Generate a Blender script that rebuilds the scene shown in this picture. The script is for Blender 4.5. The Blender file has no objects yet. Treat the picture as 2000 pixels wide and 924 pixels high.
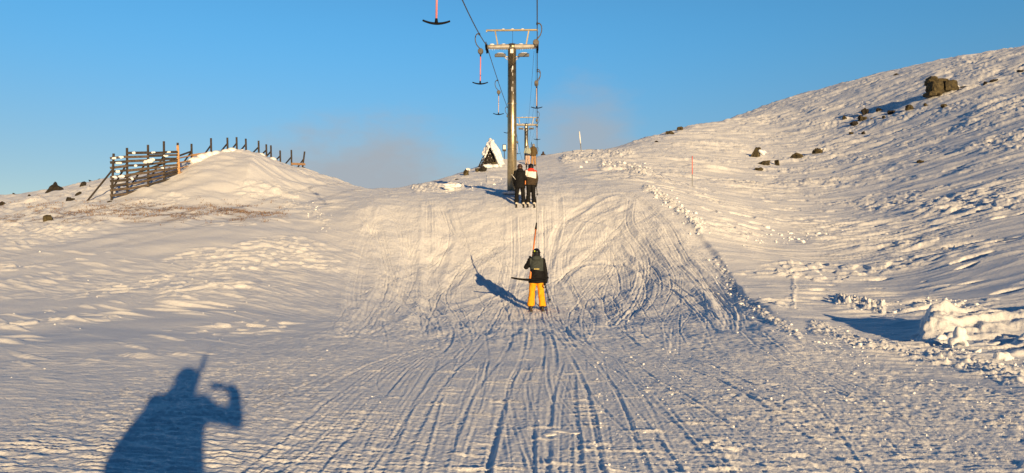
import bpy, bmesh, math, random
import numpy as np
from mathutils import Vector, Matrix

# ------------------------------------------------------------------ camera, sky, sun, exposure
SC = bpy.context.scene
COL = SC.collection
F = 1500.0                       # focal length in photo pixels (photo 2000 x 924)
CAMZ = 1.5
PITCH = math.atan(78 / F)        # true horizon at photo row 540
cam = bpy.data.cameras.new('camera'); camo = bpy.data.objects.new('camera', cam); COL.objects.link(camo)
camo.location = (0, 0, CAMZ)
camo.rotation_euler = (math.pi / 2 + PITCH, 0, 0)
cam.sensor_fit = 'HORIZONTAL'; cam.sensor_width = 36; cam.lens = 36 * F / 2000
cam.clip_start = 0.02; cam.clip_end = 3000
SC.camera = camo

# the shadow of the camera falls on photo pixel (420, 752): that is the antisolar point
ANTI = Vector(((420 - 1000) / F, math.cos(PITCH) - math.sin(PITCH) * (462 - 752) / F,
               math.sin(PITCH) + math.cos(PITCH) * (462 - 752) / F)).normalized()
SUN_EL = math.asin(-ANTI.z)
SUN_AZ = math.atan2(-ANTI.x, -ANTI.y)    # from +Y, clockwise
sun = bpy.data.lights.new('sun', 'SUN'); suno = bpy.data.objects.new('sun', sun); COL.objects.link(suno)
sun.energy = 4.6; sun.angle = math.radians(0.5); sun.color = (1.0, 0.71, 0.385)
suno.rotation_euler = ANTI.to_track_quat('-Z', 'Y').to_euler()
suno.location = (20, -40, 30)

W = bpy.data.worlds.new('World'); SC.world = W; W.use_nodes = True
nt = W.node_tree; N = nt.nodes; L = nt.links
bg = N['Background']; bg.inputs['Strength'].default_value = 0.15
sky = N.new('ShaderNodeTexSky'); sky.sky_type = 'NISHITA'; sky.sun_disc = False
sky.sun_elevation = SUN_EL; sky.sun_rotation = SUN_AZ
sky.altitude = 1000; sky.air_density = 1.0; sky.dust_density = 0.0; sky.ozone_density = 3.0
def wnode(op, a, b=None):
    n = N.new('ShaderNodeMath'); n.operation = op
    for i, s in enumerate((a, b)):
        if s is None: continue
        if isinstance(s, (int, float)): n.inputs[i].default_value = s
        else: L.new(s, n.inputs[i])
    return n.outputs[0]
tc = N.new('ShaderNodeTexCoord'); sep = N.new('ShaderNodeSeparateXYZ'); L.new(tc.outputs['Generated'], sep.inputs[0])
mp = N.new('ShaderNodeMapping'); mp.inputs['Scale'].default_value = (7, 7, 16); L.new(tc.outputs['Generated'], mp.inputs[0])
nz = N.new('ShaderNodeTexNoise'); nz.inputs['Scale'].default_value = 1.0; nz.inputs['Detail'].default_value = 6; nz.inputs['Roughness'].default_value = 0.55
L.new(mp.outputs[0], nz.inputs[0])
def cloud(x0, z0, a, b, lo, hi, amt):
    dx = wnode('DIVIDE', wnode('SUBTRACT', sep.outputs[0], x0), a); dz = wnode('DIVIDE', wnode('SUBTRACT', sep.outputs[2], z0), b)
    r = wnode('SQRT', wnode('ADD', wnode('MULTIPLY', dx, dx), wnode('MULTIPLY', dz, dz)))
    r = wnode('ADD', r, wnode('MULTIPLY', wnode('SUBTRACT', nz.outputs[0], 0.5), 2.4))
    m = N.new('ShaderNodeMapRange'); m.interpolation_type = 'SMOOTHSTEP'
    m.inputs[1].default_value = lo; m.inputs[2].default_value = hi; m.inputs[3].default_value = amt; m.inputs[4].default_value = 0
    L.new(r, m.inputs[0])
    return wnode('MULTIPLY', m.outputs[0], wnode('GREATER_THAN', sep.outputs[1], 0))
cm = wnode('MAXIMUM', wnode('MAXIMUM', cloud(-0.18, 0.085, 0.19, 0.085, 0.35, 1.4, 0.92), cloud(0.085, 0.15, 0.085, 0.095, 0.1, 1.35, 0.75)),
           cloud(-0.02, 0.10, 0.25, 0.06, 0.4, 1.3, 0.6))
hs = N.new('ShaderNodeHueSaturation'); hs.inputs['Saturation'].default_value = 1.0; L.new(sky.outputs[0], hs.inputs['Color'])
tint = N.new('ShaderNodeMix'); tint.data_type = 'RGBA'; tint.blend_type = 'MULTIPLY'; tint.inputs['Factor'].default_value = 1
L.new(hs.outputs[0], tint.inputs['A']); 
def ramp(src, lo, hi, a, b):
    m = N.new('ShaderNodeMapRange'); m.interpolation_type = 'SMOOTHSTEP'; m.inputs[1].default_value = lo; m.inputs[2].default_value = hi; L.new(src, m.inputs[0])
    x = N.new('ShaderNodeMix'); x.data_type = 'RGBA'; L.new(m.outputs[0], x.inputs['Factor'])
    for k, c in (('A', a), ('B', b)):
        if isinstance(c, tuple): x.inputs[k].default_value = (*c, 1)
        else: L.new(c, x.inputs[k])
    return x.outputs['Result']
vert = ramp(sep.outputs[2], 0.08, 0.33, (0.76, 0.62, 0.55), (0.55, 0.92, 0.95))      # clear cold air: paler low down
half = ramp(sep.outputs[1], -0.3, 0.75, (0.13, 0.20, 0.28), (1, 1, 1))                # sky behind the camera dimmed on purpose, to deepen the snow shadows
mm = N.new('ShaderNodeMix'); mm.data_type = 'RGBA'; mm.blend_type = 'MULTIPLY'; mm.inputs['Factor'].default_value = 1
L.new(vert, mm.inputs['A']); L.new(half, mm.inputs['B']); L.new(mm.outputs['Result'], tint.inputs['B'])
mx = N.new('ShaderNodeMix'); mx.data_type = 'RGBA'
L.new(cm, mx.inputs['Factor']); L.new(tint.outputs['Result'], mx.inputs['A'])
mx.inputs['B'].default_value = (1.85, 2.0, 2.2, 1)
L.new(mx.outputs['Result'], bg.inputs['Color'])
SC.view_settings.view_transform = 'Standard'; SC.view_settings.look = 'None'
SC.view_settings.gamma = 1; SC.view_settings.use_curve_mapping = False
SC.view_settings.exposure = 0.5
SC.cycles.max_bounces = 6; SC.cycles.diffuse_bounces = 3

# ------------------------------------------------------------------ helpers
rng = np.random.default_rng(7); random.seed(11)
def ray(u, v):
    c = (462 - v) / F
    return Vector(((u - 1000) / F, math.cos(PITCH) - math.sin(PITCH) * c, math.sin(PITCH) + math.cos(PITCH) * c))
def P(u, v, Y):
    r = ray(u, v); return Vector((0, 0, CAMZ)) + r * (Y / r.y)
def project(x, y, z):
    zc = z - CAMZ; f = y * math.cos(PITCH) + zc * math.sin(PITCH); up = -y * math.sin(PITCH) + zc * math.cos(PITCH)
    f = np.where(f < 0.05, 0.05, f)
    return 1000 + F * x / f, 462 - F * up / f
def sstep(a, b, x):
    t = np.clip((x - a) / (b - a), 0, 1); return t * t * (3 - 2 * t)
def _perm(seed):
    r = np.random.default_rng(seed); p = r.permutation(512).astype(np.int32); ang = r.random(512) * 2 * np.pi
    return np.concatenate([p, p]), np.cos(ang).astype(np.float32), np.sin(ang).astype(np.float32)
_pc = {}
def pn(x, y, seed=0):
    if seed not in _pc: _pc[seed] = _perm(seed)
    p, gx, gy = _pc[seed]
    xi = np.floor(x); yi = np.floor(y); fx = (x - xi).astype(np.float32); fy = (y - yi).astype(np.float32)
    X = xi.astype(np.int64) & 511; Y = yi.astype(np.int64) & 511; X1 = (X + 1) & 511; Y1 = (Y + 1) & 511
    def g(ix, iy, dx, dy):
        h = p[p[ix] + iy]; return gx[h] * dx + gy[h] * dy
    uu = fx * fx * fx * (fx * (fx * 6 - 15) + 10); vv = fy * fy * fy * (fy * (fy * 6 - 15) + 10)
    a = g(X, Y, fx, fy); b = g(X1, Y, fx - 1, fy); c = g(X, Y1, fx, fy - 1); d = g(X1, Y1, fx - 1, fy - 1)
    return ((a + uu * (b - a)) * (1 - vv) + (c + uu * (d - c)) * vv) * 1.5
def fbm(x, y, seed=0, o=3):
    s = 0; a = 1
    for i in range(o):
        s = s + a * pn(x, y, seed + i); a *= 0.5; x = x * 2.03 + 5.1; y = y * 2.03 + 3.7
    return s
def lumps(x, y, seed=0, rmin=0.15, rmax=0.55):
    """angular clods, one per cell of size 1, flat topped and tilted; height in cell units"""
    r = np.random.default_rng(seed); T = [r.random(65536).astype(np.float32) for _ in range(6)]; jr = (rmin + (rmax - rmin) * T[2] ** 2).astype(np.float32)
    xi = np.floor(x).astype(np.int64); yi = np.floor(y).astype(np.int64); best = np.zeros(x.shape, np.float32)
    for ox in (-1, 0, 1):
        for oy in (-1, 0, 1):
            cx = xi + ox; cy = yi + oy; h = ((cx * 7919) ^ (cy * 104729)) & 65535
            dx = x - cx - T[0][h]; dy = y - cy - T[1][h]; a = T[5][h] * 6.28; c_, s_ = np.cos(a), np.sin(a); ex = np.abs(dx * c_ + dy * s_); ey = np.abs(-dx * s_ + dy * c_) * 1.35
            rr = jr[h]; d = 0.65 * np.maximum(ex, ey) + 0.35 * np.hypot(ex, ey)
            q = np.minimum((rr - d) * 1.7, rr * 0.75 * (1 + ((T[3][h] - 0.5) * dx + (T[4][h] - 0.5) * dy) * 1.9 / rr))
            best = np.maximum(best, q)
    return best
def inpoly(u, v, poly):
    ins = np.zeros(u.shape, bool); dist = np.full(u.shape, 1e9, np.float32); n = len(poly)
    for i in range(n):
        x1, y1 = poly[i]; x2, y2 = poly[(i + 1) % n]
        if y1 != y2:
            c = ((y1 > v) != (y2 > v)) & (u < (x2 - x1) * (v - y1) / (y2 - y1) + x1); ins ^= c
        dx, dy = x2 - x1, y2 - y1; t = np.clip(((u - x1) * dx + (v - y1) * dy) / (dx * dx + dy * dy), 0, 1)
        dist = np.minimum(dist, np.hypot(u - x1 - t * dx, v - y1 - t * dy))
    return np.where(ins, dist, -dist)
def pathdist(u, v, pts):
    dist = np.full(u.shape, 1e9, np.float32)
    for (x1, y1), (x2, y2) in zip(pts[:-1], pts[1:]):
        dx, dy = x2 - x1, y2 - y1; t = np.clip(((u - x1) * dx + (v - y1) * dy) / (dx * dx + dy * dy), 0, 1)
        dist = np.minimum(dist, np.hypot(u - x1 - t * dx, v - y1 - t * dy))
    return dist
def tag(o, label=None, cat=None, group=None, kind=None):
    if label: o['label'] = label
    if cat: o['category'] = cat
    if group: o['group'] = group
    if kind: o['kind'] = kind
    return o
def empty(name, loc, label, cat, group=None, rz=0):
    o = bpy.data.objects.new(name, None); COL.objects.link(o); o.location = loc; o.rotation_euler = (0, 0, rz); o.empty_display_size = 0.2
    return tag(o, label, cat, group)
def link(name, me, mat, parent=None, loc=None):
    o = bpy.data.objects.new(name, me); COL.objects.link(o)
    if mat: me.materials.clear(); me.materials.append(mat)
    if parent: o.parent = parent
    if loc is not None: o.location = loc
    return o
def copy_tree(o, parent=None):
    c = o.copy(); COL.objects.link(c)
    if parent: c.parent = parent
    for ch in list(o.children): copy_tree(ch, c)
    return c

class MB:
    def __init__(self): self.bm = bmesh.new()
    def box(self, c, s, rot=None, bev=0.0):
        r = bmesh.ops.create_cube(self.bm, size=1); vs = r['verts']
        M = Matrix.Translation(Vector(c)) @ (rot.to_4x4() if rot else Matrix.Identity(4)) @ Matrix.Diagonal((*s, 1))
        bmesh.ops.transform(self.bm, matrix=M, verts=vs)
        if bev > 0:
            es = list({e for v in vs for e in v.link_edges}); bmesh.ops.bevel(self.bm, geom=es, offset=bev, segments=2, affect='EDGES', profile=0.5)
        return self
    def bar(self, a, b, w, t, up=(0, 0, 1)):
        a = Vector(a); b = Vector(b); d = b - a; z = d.normalized(); x = Vector(up).cross(z)
        if x.length < 1e-4: x = Vector((1, 0, 0))
        x.normalize(); y = z.cross(x)
        R = Matrix((x, y, z)).transposed()
        return self.box((a + b) / 2, (w, t, d.length), R)
    def tube(self, pts, r, n=10, cap=True):
        pts = [Vector(p) for p in pts]; rs = r if isinstance(r, (list, tuple)) else [r] * len(pts)
        rings = []; prev = None
        for i, p in enumerate(pts):
            d = (pts[min(i + 1, len(pts) - 1)] - pts[max(i - 1, 0)]).normalized()
            x = prev - d * prev.dot(d) if prev is not None else d.orthogonal()
            if x.length < 1e-5: x = d.orthogonal()
            x.normalize(); prev = x; y = d.cross(x)
            rings.append([self.bm.verts.new(p + (x * math.cos(k * 2 * math.pi / n) + y * math.sin(k * 2 * math.pi / n)) * rs[i]) for k in range(n)])
        for a, b in zip(rings[:-1], rings[1:]):
            for k in range(n): self.bm.faces.new((a[k], a[(k + 1) % n], b[(k + 1) % n], b[k]))
        if cap: self.bm.faces.new(rings[0][::-1]); self.bm.faces.new(rings[-1])
        return self
    def loft(self, rings, n=20):
        """rings: (centre, rx, ry) ellipses stacked in z"""
        rr = []
        for c, rx, ry in rings:
            rr.append([self.bm.verts.new(Vector(c) + Vector((rx * math.cos(k * 2 * math.pi / n), ry * math.sin(k * 2 * math.pi / n), 0))) for k in range(n)])
        for a, b in zip(rr[:-1], rr[1:]):
            for k in range(n): self.bm.faces.new((a[k], a[(k + 1) % n], b[(k + 1) % n], b[k]))
        self.bm.faces.new(rr[0][::-1]); self.bm.faces.new(rr[-1]); return self
    def ball(self, c, s, seg=16):
        r = bmesh.ops.create_uvsphere(self.bm, u_segments=seg, v_segments=seg // 2 + 2, radius=1)
        s = s if isinstance(s, (tuple, list)) else (s, s, s)
        bmesh.ops.transform(self.bm, matrix=Matrix.Translation(Vector(c)) @ Matrix.Diagonal((*s, 1)), verts=r['verts']); return self
    def capsule(self, a, b, ra, rb):
        a = Vector(a); b = Vector(b); d = (b - a).normalized(); pts = []; rs = []
        for k in range(5):
            t = math.pi / 2 * (1 - k / 4); pts.append(a - d * ra * math.sin(t) * 0.999); rs.append(max(0.003, ra * math.cos(t)))
        for k in range(5):
            t = math.pi / 2 * k / 4; pts.append(b + d * rb * math.sin(t) * 0.999); rs.append(max(0.003, rb * math.cos(t)))
        return self.tube(pts, rs, 12)
    def limb(self, pts, rs):
        for i in range(len(pts) - 1): self.capsule(pts[i], pts[i + 1], rs[i], rs[i + 1])
        return self
    def mesh(self, name, smooth=False):
        bmesh.ops.recalc_face_normals(self.bm, faces=self.bm.faces)
        me = bpy.data.meshes.new(name); self.bm.to_mesh(me); self.bm.free()
        if smooth: me.polygons.foreach_set('use_smooth', [True] * len(me.polygons))
        return me
    def build(self, name, mat, parent=None, smooth=False, loc=None):
        return link(name, self.mesh(name, smooth), mat, parent, loc)
    def fused(self, name, mat, parent=None, voxel=0.014, smooth=6, folds=0.0):
        """union of everything as ONE continuous skin"""
        me = self.mesh(name); o = bpy.data.objects.new('temporary', me); COL.objects.link(o)
        m = o.modifiers.new('r', 'REMESH'); m.mode = 'VOXEL'; m.voxel_size = voxel
        s = o.modifiers.new('s', 'SMOOTH'); s.iterations = smooth; s.factor = 0.5
        dg = bpy.context.evaluated_depsgraph_get(); dg.update()
        me2 = bpy.data.meshes.new_from_object(o.evaluated_get(dg)); me2.name = name
        if folds:
            n_ = len(me2.vertices); c = np.empty(n_ * 3, np.float32); nn = np.empty(n_ * 3, np.float32); me2.vertices.foreach_get('co', c); me2.vertices.foreach_get('normal', nn); c = c.reshape(-1, 3); nn = nn.reshape(-1, 3)
            f = pn(c[:, 0] / 0.16 + c[:, 2] / 0.12, c[:, 2] / 0.055 - c[:, 0] / 0.11, 101) + 0.6 * pn(c[:, 0] / 0.07 + 5, c[:, 2] / 0.09 + c[:, 1] / 0.08, 102)
            me2.vertices.foreach_set('co', (c + nn * (folds * f)[:, None]).ravel().astype(np.float32)); me2.update()
        bpy.data.objects.remove(o); me2.polygons.foreach_set('use_smooth', [True] * len(me2.polygons))
        return link(name, me2, mat, parent)

def mat(name, col, rough=0.6, metal=0.0, var=0.15, scale=20.0, bump=0.0, spec=0.5, col2=None):
    m = bpy.data.materials.new(name); m.use_nodes = True; n = m.node_tree.nodes; l = m.node_tree.links; b = n['Principled BSDF']
    b.inputs['Roughness'].default_value = rough; b.inputs['Metallic'].default_value = metal; b.inputs['Specular IOR Level'].default_value = spec
    t = n.new('ShaderNodeTexCoord'); z = n.new('ShaderNodeTexNoise'); z.inputs['Scale'].default_value = scale; z.inputs['Detail'].default_value = 5
    l.new(t.outputs['Object'], z.inputs[0])
    r = n.new('ShaderNodeValToRGB'); r.color_ramp.elements[0].position = 0.3; r.color_ramp.elements[1].position = 0.7
    c2 = col2 if col2 else tuple(min(1, c * (1 + var)) for c in col); c1 = col if col2 else tuple(c * (1 - var) for c in col)
    r.color_ramp.elements[0].color = (*c1, 1); r.color_ramp.elements[1].color = (*c2, 1)
    l.new(z.outputs[0], r.inputs[0]); l.new(r.outputs[0], b.inputs['Base Color'])
    if bump:
        bp = n.new('ShaderNodeBump'); bp.inputs['Strength'].default_value = bump; bp.inputs['Distance'].default_value = 0.02
        l.new(z.outputs[0], bp.inputs['Height']); l.new(bp.outputs[0], b.inputs['Normal'])
    return m

# ------------------------------------------------------------------ terrain: broad shape
CTRL = [  # photo column, photo row, metres ahead
 (1000,667,12.2),(700,671,11.8),(1200,674,12.0),(1000,648,14.5),(800,648,14.3),(1200,652,14.2),
 (1048,606,21.4),(900,606,20.8),(1200,606,20.8),(1040,530,26.8),(860,530,26.8),(1200,530,26.6),(1030,462,30),(860,462,30),(1200,462,29.8),
 (1030,405,33),(880,408,33),(1200,404,33),(995,380,35.8),(1240,376,35.8),(880,384,35.8),(1040,350,47),(1040,324,60),(1062,304,73),(1062,313,82),(1062,322,91),(1062,336,115),(1062,355,180),
 (720,402,33),(720,500,26.6),(720,600,18.6),(600,650,13.4),(500,660,12.8),
 (745,371,46),(745,392,56),(745,415,80),(650,352,51),(650,377,63),(800,367,52),(880,344,56),(940,325,59),(985,316,60),(800,388,66),(880,368,74),(945,350,80),
 (940,368,40),(880,374,40),(820,380,38),
 (470,298,47),(350,347,42.6),(222,388,40),(600,338,54),(550,322,52),(500,304,49),(420,304,46),(380,318,44.6),(470,322,56),(600,362,66),(350,362,60),
 (485,350,41.5),(430,372,39),(560,372,40),
 (0,383,62),(100,373,60),(200,353,58),(285,348,57),(0,404,80),(200,380,80),(350,385,80),(500,390,90),
 (470,405,36),(300,402,37),(600,400,36.5),(100,406,42),(0,421,42),
 (0,452,34),(300,450,30),(500,450,29),(600,480,27.4),(0,550,22),(300,552,21),(500,560,20),(0,660,12.6),(300,662,12.2),
 (1300,420,31.4),(1400,510,26),(1450,590,20),(1560,655,13.6),(1300,602,20.4),(1300,505,26.4),(1250,678,11.8),
 (1500,560,22),(1500,460,31.5),(1500,382,46),(1500,320,66),(1500,252,95),(1500,206,130),(1350,362,45),(1250,332,55),(1134,298,72),(1134,312,86),(1250,272,88),(1360,245,104),
 (1700,151,120),(1850,116,110),(2000,92,98),(1360,262,128),(1500,226,165),(1700,172,155),(1850,140,142),(2000,118,128),(1250,290,110),
 (1700,640,15.8),(1700,560,22),(1700,450,32),(1700,350,49),(1700,250,77),(2000,730,10.2),(2000,620,15.6),(2000,500,21.8),(2000,380,31.6),(2000,250,49.8),(2000,170,68.5),(1840,188,78),(1840,330,45),
 (2250,30,82),(2250,250,41),(2250,500,19.5),(-250,400,62),(-250,470,34),(-250,660,12.6)]
_c = []
for u, v, Y in CTRL:
    p = P(u, v, Y); d = math.hypot(p.x, p.y); _c.append((math.atan2(p.x, p.y), math.log(d), p.z / d))
for thd in (-42, -21, 0, 21, 42):
    q = 0.038 - 0.018 * thd / 42
    for d in (0.3, 1.2, 2.6, 4.6, 7.2): _c.append((math.radians(thd), math.log(d), q * (0.6 + 0.4 * min(1, d / 4))))
    _c.append((math.radians(thd), math.log(420), 0.02))
_c = np.array(_c); KA = 2.6
_ca, _cb, _cq = _c[:, 0] * KA, _c[:, 1], _c[:, 2]
def _ker(r2): return 0.5 * r2 * np.log(r2 + 1e-12)
_n = len(_c); _A = np.zeros((_n + 3, _n + 3))
_A[:_n, :_n] = _ker((_ca[:, None] - _ca) ** 2 + (_cb[:, None] - _cb) ** 2) + 2e-3 * np.eye(_n)
_A[:_n, _n] = 1; _A[:_n, _n + 1] = _ca; _A[:_n, _n + 2] = _cb; _A[_n:, :_n] = _A[:_n, _n:].T
_w = np.linalg.solve(_A, np.concatenate([_cq, np.zeros(3)]))
def base(x, y):
    x = np.asarray(x, float); y = np.asarray(y, float); out = np.empty(x.shape)
    d = np.maximum(np.hypot(x, y), 0.05); th = np.arctan2(x, y); a = np.clip(th, -0.73, 0.73) * KA; b = np.clip(np.log(d), math.log(0.3), math.log(420))
    for i in range(0, len(x), 150000):
        s = slice(i, i + 150000); A_ = a[s].astype(np.float32); B_ = b[s].astype(np.float32); q = _w[_n] + _w[_n + 1] * a[s] + _w[_n + 2] * b[s]; acc = np.zeros(A_.shape, np.float32)
        for k in range(_n):
            r2 = A_ - np.float32(_ca[k]); r2 *= r2; t2 = B_ - np.float32(_cb[k]); t2 *= t2; r2 += t2; r2 += np.float32(1e-12); r2 *= np.log(r2); r2 *= np.float32(0.5 * _w[k]); acc += r2
        out[s] = q + acc
    k = sstep(0.75, 1.5, np.abs(th)); out = out * (1 - k) + (-0.07) * k
    return out * d
def ground_hit(u, v, y0=3.0, y1=170.0):
    """first point of the broad terrain seen through a photo pixel"""
    r = ray(u, v); Y = np.exp(np.linspace(math.log(y0), math.log(y1), 900)); x = Y * r.x / r.y; z = CAMZ + Y * r.z / r.y
    g = base(x, Y) - z; i = np.argmax(g > 0) if (g > 0).any() else len(Y) - 1
    return Vector((x[i], Y[i], z[i]))

# ------------------------------------------------------------------ terrain: ski tracks carved in a fine map
TX0, TX1, TY0, TY1, TR = -13.0, 15.0, 9.0, 42.0, 0.0125
_tw, _th = int((TX1 - TX0) / TR), int((TY1 - TY0) / TR)
TMAP = np.zeros((_th, _tw), np.float32)
NX0, NX1, NY0, NY1, NR = -9.0, 11.0, 3.0, 13.0, 0.008
_nw, _nh = int((NX1 - NX0) / NR), int((NY1 - NY0) / NR)
NMAP = np.zeros((_nh, _nw), np.float32)
def smooth_curve(pts, n):
    p = np.array(pts, float); p = np.vstack([2 * p[0] - p[1], p, 2 * p[-1] - p[-2]]); out = []
    m = max(2, n // (len(p) - 3))
    for i in range(1, len(p) - 2):
        t = np.linspace(0, 1, m, endpoint=False)[:, None]
        out.append(0.5 * ((2 * p[i]) + (-p[i - 1] + p[i + 1]) * t + (2 * p[i - 1] - 5 * p[i] + 4 * p[i + 1] - p[i + 2]) * t ** 2 + (-p[i - 1] + 3 * p[i] - 3 * p[i + 1] + p[i + 2]) * t ** 3))
    return np.vstack(out + [p[-2:-1]])
def pix_to_world(pix):
    """photo polyline to points on the broad terrain (vectorised)"""
    Y = np.exp(np.linspace(math.log(3.2), math.log(60), 420)); out = []
    rs = [ray(u, v) for u, v in pix]
    rx = np.array([r.x / r.y for r in rs])[:, None] * Y; rz = CAMZ + np.array([r.z / r.y for r in rs])[:, None] * Y
    g = base(rx.ravel(), np.broadcast_to(Y, rx.shape).ravel()).reshape(rx.shape) - rz
    for k in range(len(pix)):
        i = int(np.argmax(g[k] > 0))
        if not g[k, i] > 0 or i == 0: continue
        t = g[k, i - 1] / (g[k, i - 1] - g[k, i]); yy = Y[i - 1] + t * (Y[i] - Y[i - 1]); out.append((yy * rs[k].x / rs[k].y, yy))
    return np.array(out)
def resample(c, step):
    s = np.concatenate([[0], np.cumsum(np.hypot(*np.diff(c, axis=0).T))]); t = np.arange(0, s[-1], step)
    return np.stack([np.interp(t, s, c[:, 0]), np.interp(t, s, c[:, 1])], 1), t
def carve(world, w=0.05, depth=0.03, rim=0.5, side=0, fade=True, near=False):
    M_, x0_, y0_, r_, mw, mh = (NMAP, NX0, NY0, NR, _nw, _nh) if near else (TMAP, TX0, TY0, TR, _tw, _th)
    if len(world) < 3: return
    c, t = resample(world, 0.005 if near else 0.0075)
    if len(c) < 8: return
    k = 61 if near else 41; ker = np.ones(k) / k
    for j in (0, 1):
        pad = np.pad(c[:, j], (k // 2, k // 2), mode='edge'); c[:, j] = np.convolve(pad, ker, 'valid')
    tg = np.gradient(c, axis=0); tg /= np.maximum(np.hypot(*tg.T)[:, None], 1e-9); nrm = np.stack([-tg[:, 1], tg[:, 0]], 1)
    amp = (0.75 + 0.7 * fbm(t * 0.35 + rng.random() * 99, t * 0 + 0.5, 3, 3)).clip(0.0, 1.4)
    if fade: amp = amp * sstep(0, 0.8, t) * sstep(0, 0.8, t[-1] - t)
    wv = 1 + 0.18 * pn(t * 1.3, t * 0 + 7.5, 4)
    R = w * 2.4; offs = np.arange(-R, R + 1e-6, 0.005 if near else 0.0075)
    xs = []; ys = []; hs_ = []
    for o in offs:
        prof = -np.exp(-(o / (w * 0.85)) ** 4) + rim * (np.exp(-((o - 1.4 * w) / (w * 0.38)) ** 2) * (1.25 if side >= 0 else 0.4) + np.exp(-((o + 1.4 * w) / (w * 0.38)) ** 2) * (1.25 if side <= 0 else 0.4))
        q = c + nrm * (o * wv)[:, None]; xs.append(q[:, 0]); ys.append(q[:, 1]); hs_.append(prof * depth * amp)
    xs = ((np.concatenate(xs) - x0_) / r_).astype(int); ys = ((np.concatenate(ys) - y0_) / r_).astype(int); hh = np.concatenate(hs_).astype(np.float32)
    ok = (xs >= 0) & (xs < mw) & (ys >= 0) & (ys < mh); xs, ys, hh = xs[ok], ys[ok], hh[ok]
    if not len(xs): return
    x0, x1, y0, y1 = xs.min(), xs.max() + 1, ys.min(), ys.max() + 1
    loc = np.zeros((y1 - y0, x1 - x0), np.float32); loc[ys - y0, xs - x0] = hh; M_[y0:y1, x0:x1] += loc
def track(pix, pair=True, w=0.05, depth=0.03, **kw):
    pix = [tuple(p) for p in pix]
    if pix[-1][1] < pix[0][1] and pix[0][1] > 895: pix = pix[::-1]
    if pix[-1][1] > 895:      # runs on towards and past the camera
        (a, b), (c, d) = pix[-2], pix[-1]; k = (1160 - d) / (d - b); pix = pix + [(c + (c - a) * k, 1160)]
    wd = pix_to_world([tuple(p) for p in smooth_curve(pix, 70)])
    if len(wd) < 3: return
    carve(wd, w, depth, **kw)
    if pair:
        tg = np.gradient(wd, axis=0); tg /= np.maximum(np.hypot(*tg.T)[:, None], 1e-9); carve(wd + np.stack([-tg[:, 1], tg[:, 0]], 1) * (0.22 + 0.12 * rng.random()), w * 0.9, depth * 0.8, **kw)
TR_A = [
 [(735,440),(745,500),(762,555),(800,600),(836,655)],[(700,420),(738,468),(764,540),(790,585),(828,625),(834,656)],[(722,585),(692,638),(625,662)],[(760,560),(720,610),(660,655),(600,668)],
 [(830,392),(846,480),(842,560),(890,610),(902,652)],[(835,395),(834,470),(836,545)],[(1000,420),(1000,520),(984,590),(948,664)],
 [(1075,480),(1100,432),(1160,402),(1225,386)],[(1080,510),(1150,445),(1236,400)],[(1228,386),(1224,440),(1258,482),(1268,498)],[(1218,480),(1278,520),(1292,565),(1276,592)],
 [(1240,430),(1300,520),(1380,568),(1418,608),(1427,645)],[(1290,480),(1350,542),(1402,592),(1412,625)],[(1330,500),(1398,566),(1416,606)],[(1250,390),(1330,470),(1418,560),(1448,590)],
 [(1150,560),(1180,590),(1192,650)],[(1115,520),(1200,562),(1240,620)],[(1300,560),(1350,600),(1380,640)],[(880,430),(960,500),(990,540)],[(860,420),(900,470),(975,505)],[(990,590),(1000,630),(985,664)],
 [(1060,615),(1080,640),(1095,664)],[(1045,612),(1048,640),(1050,668)],[(960,540),(980,600),(930,660)],[(900,520),(870,580),(900,640)],[(1140,430),(1100,500),(1110,560),(1160,620)],[(1180,410),(1130,440),(1110,480)],
 [(760,430),(800,500),(790,560),(720,640)],[(1000,560),(900,600),(760,640),(640,655)],[(1100,600),(1200,640),(1330,660)],[(1090,640),(1180,690),(1300,730)],[(890,470),(820,520),(740,560),(680,580)],
 [(1290,400),(1240,440),(1180,470),(1110,490)],[(1090,380),(1090,440),(1075,500),(1060,600)],[(1048,400),(1046,480),(1044,600)],[(1060,400),(1062,480),(1060,600)],
 [(1160,480),(1200,520),(1210,570),(1180,600)],[(1190,470),(1250,530),(1262,580),(1230,620)],[(730,400),(720,440),(742,520),(740,590),(700,650)]]
for tr in TR_A: track(tr, True, 0.036, rng.uniform(0.012, 0.024), rim=0.8, side=rng.choice([-1, 0, 1])); track(tr, False, rng.uniform(0.13, 0.24), rng.uniform(0.014, 0.028), rim=0.5)
TR_B = [
 [(905,682),(865,800),(828,940)],[(992,682),(952,780),(900,905)],[(955,690),(935,800),(895,940)],[(880,684),(800,780),(735,900)],[(1052,690),(1012,760),(1004,830),(1022,905)],[(1102,700),(1076,800),(1068,940)],
 [(1122,700),(1098,800),(1092,940)],[(1160,692),(1182,800),(1204,940)],[(1142,690),(1152,800),(1180,940)],[(1232,702),(1400,805),(1560,940)],[(1270,700),(1450,800),(1640,930)],[(1200,690),(1270,800),(1340,940)],[(1320,700),(1480,780),(1700,900)],
 [(760,700),(735,750),(760,780),(790,790)],[(1450,592),(1560,682),(1700,762),(1900,860),(2050,930)],[(1480,640),(1620,740),(1800,850),(1960,940)],[(940,700),(925,770),(880,850)],[(1030,700),(1040,800),(1045,930)],
 [(830,676),(740,702),(640,758),(560,802)],[(1220,690),(1330,790),(1440,940)],[(1540,740),(1640,850),(1690,930)],[(1560,740),(1665,850),(1715,930)]]
for tr in TR_B: track(tr, rng.random() < 0.35, rng.uniform(0.012, 0.022), rng.uniform(0.004, 0.009), rim=1.0, side=rng.choice([-1, 0, 1]), near=True)
for k in range(9):    # corduroy left by the groomer
    track([(800 + 7 * k, 682), (690 + 13 * k, 755), (470 + 29 * k, 935)], False, 0.018, 0.0065, rim=0.9, near=True)
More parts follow.
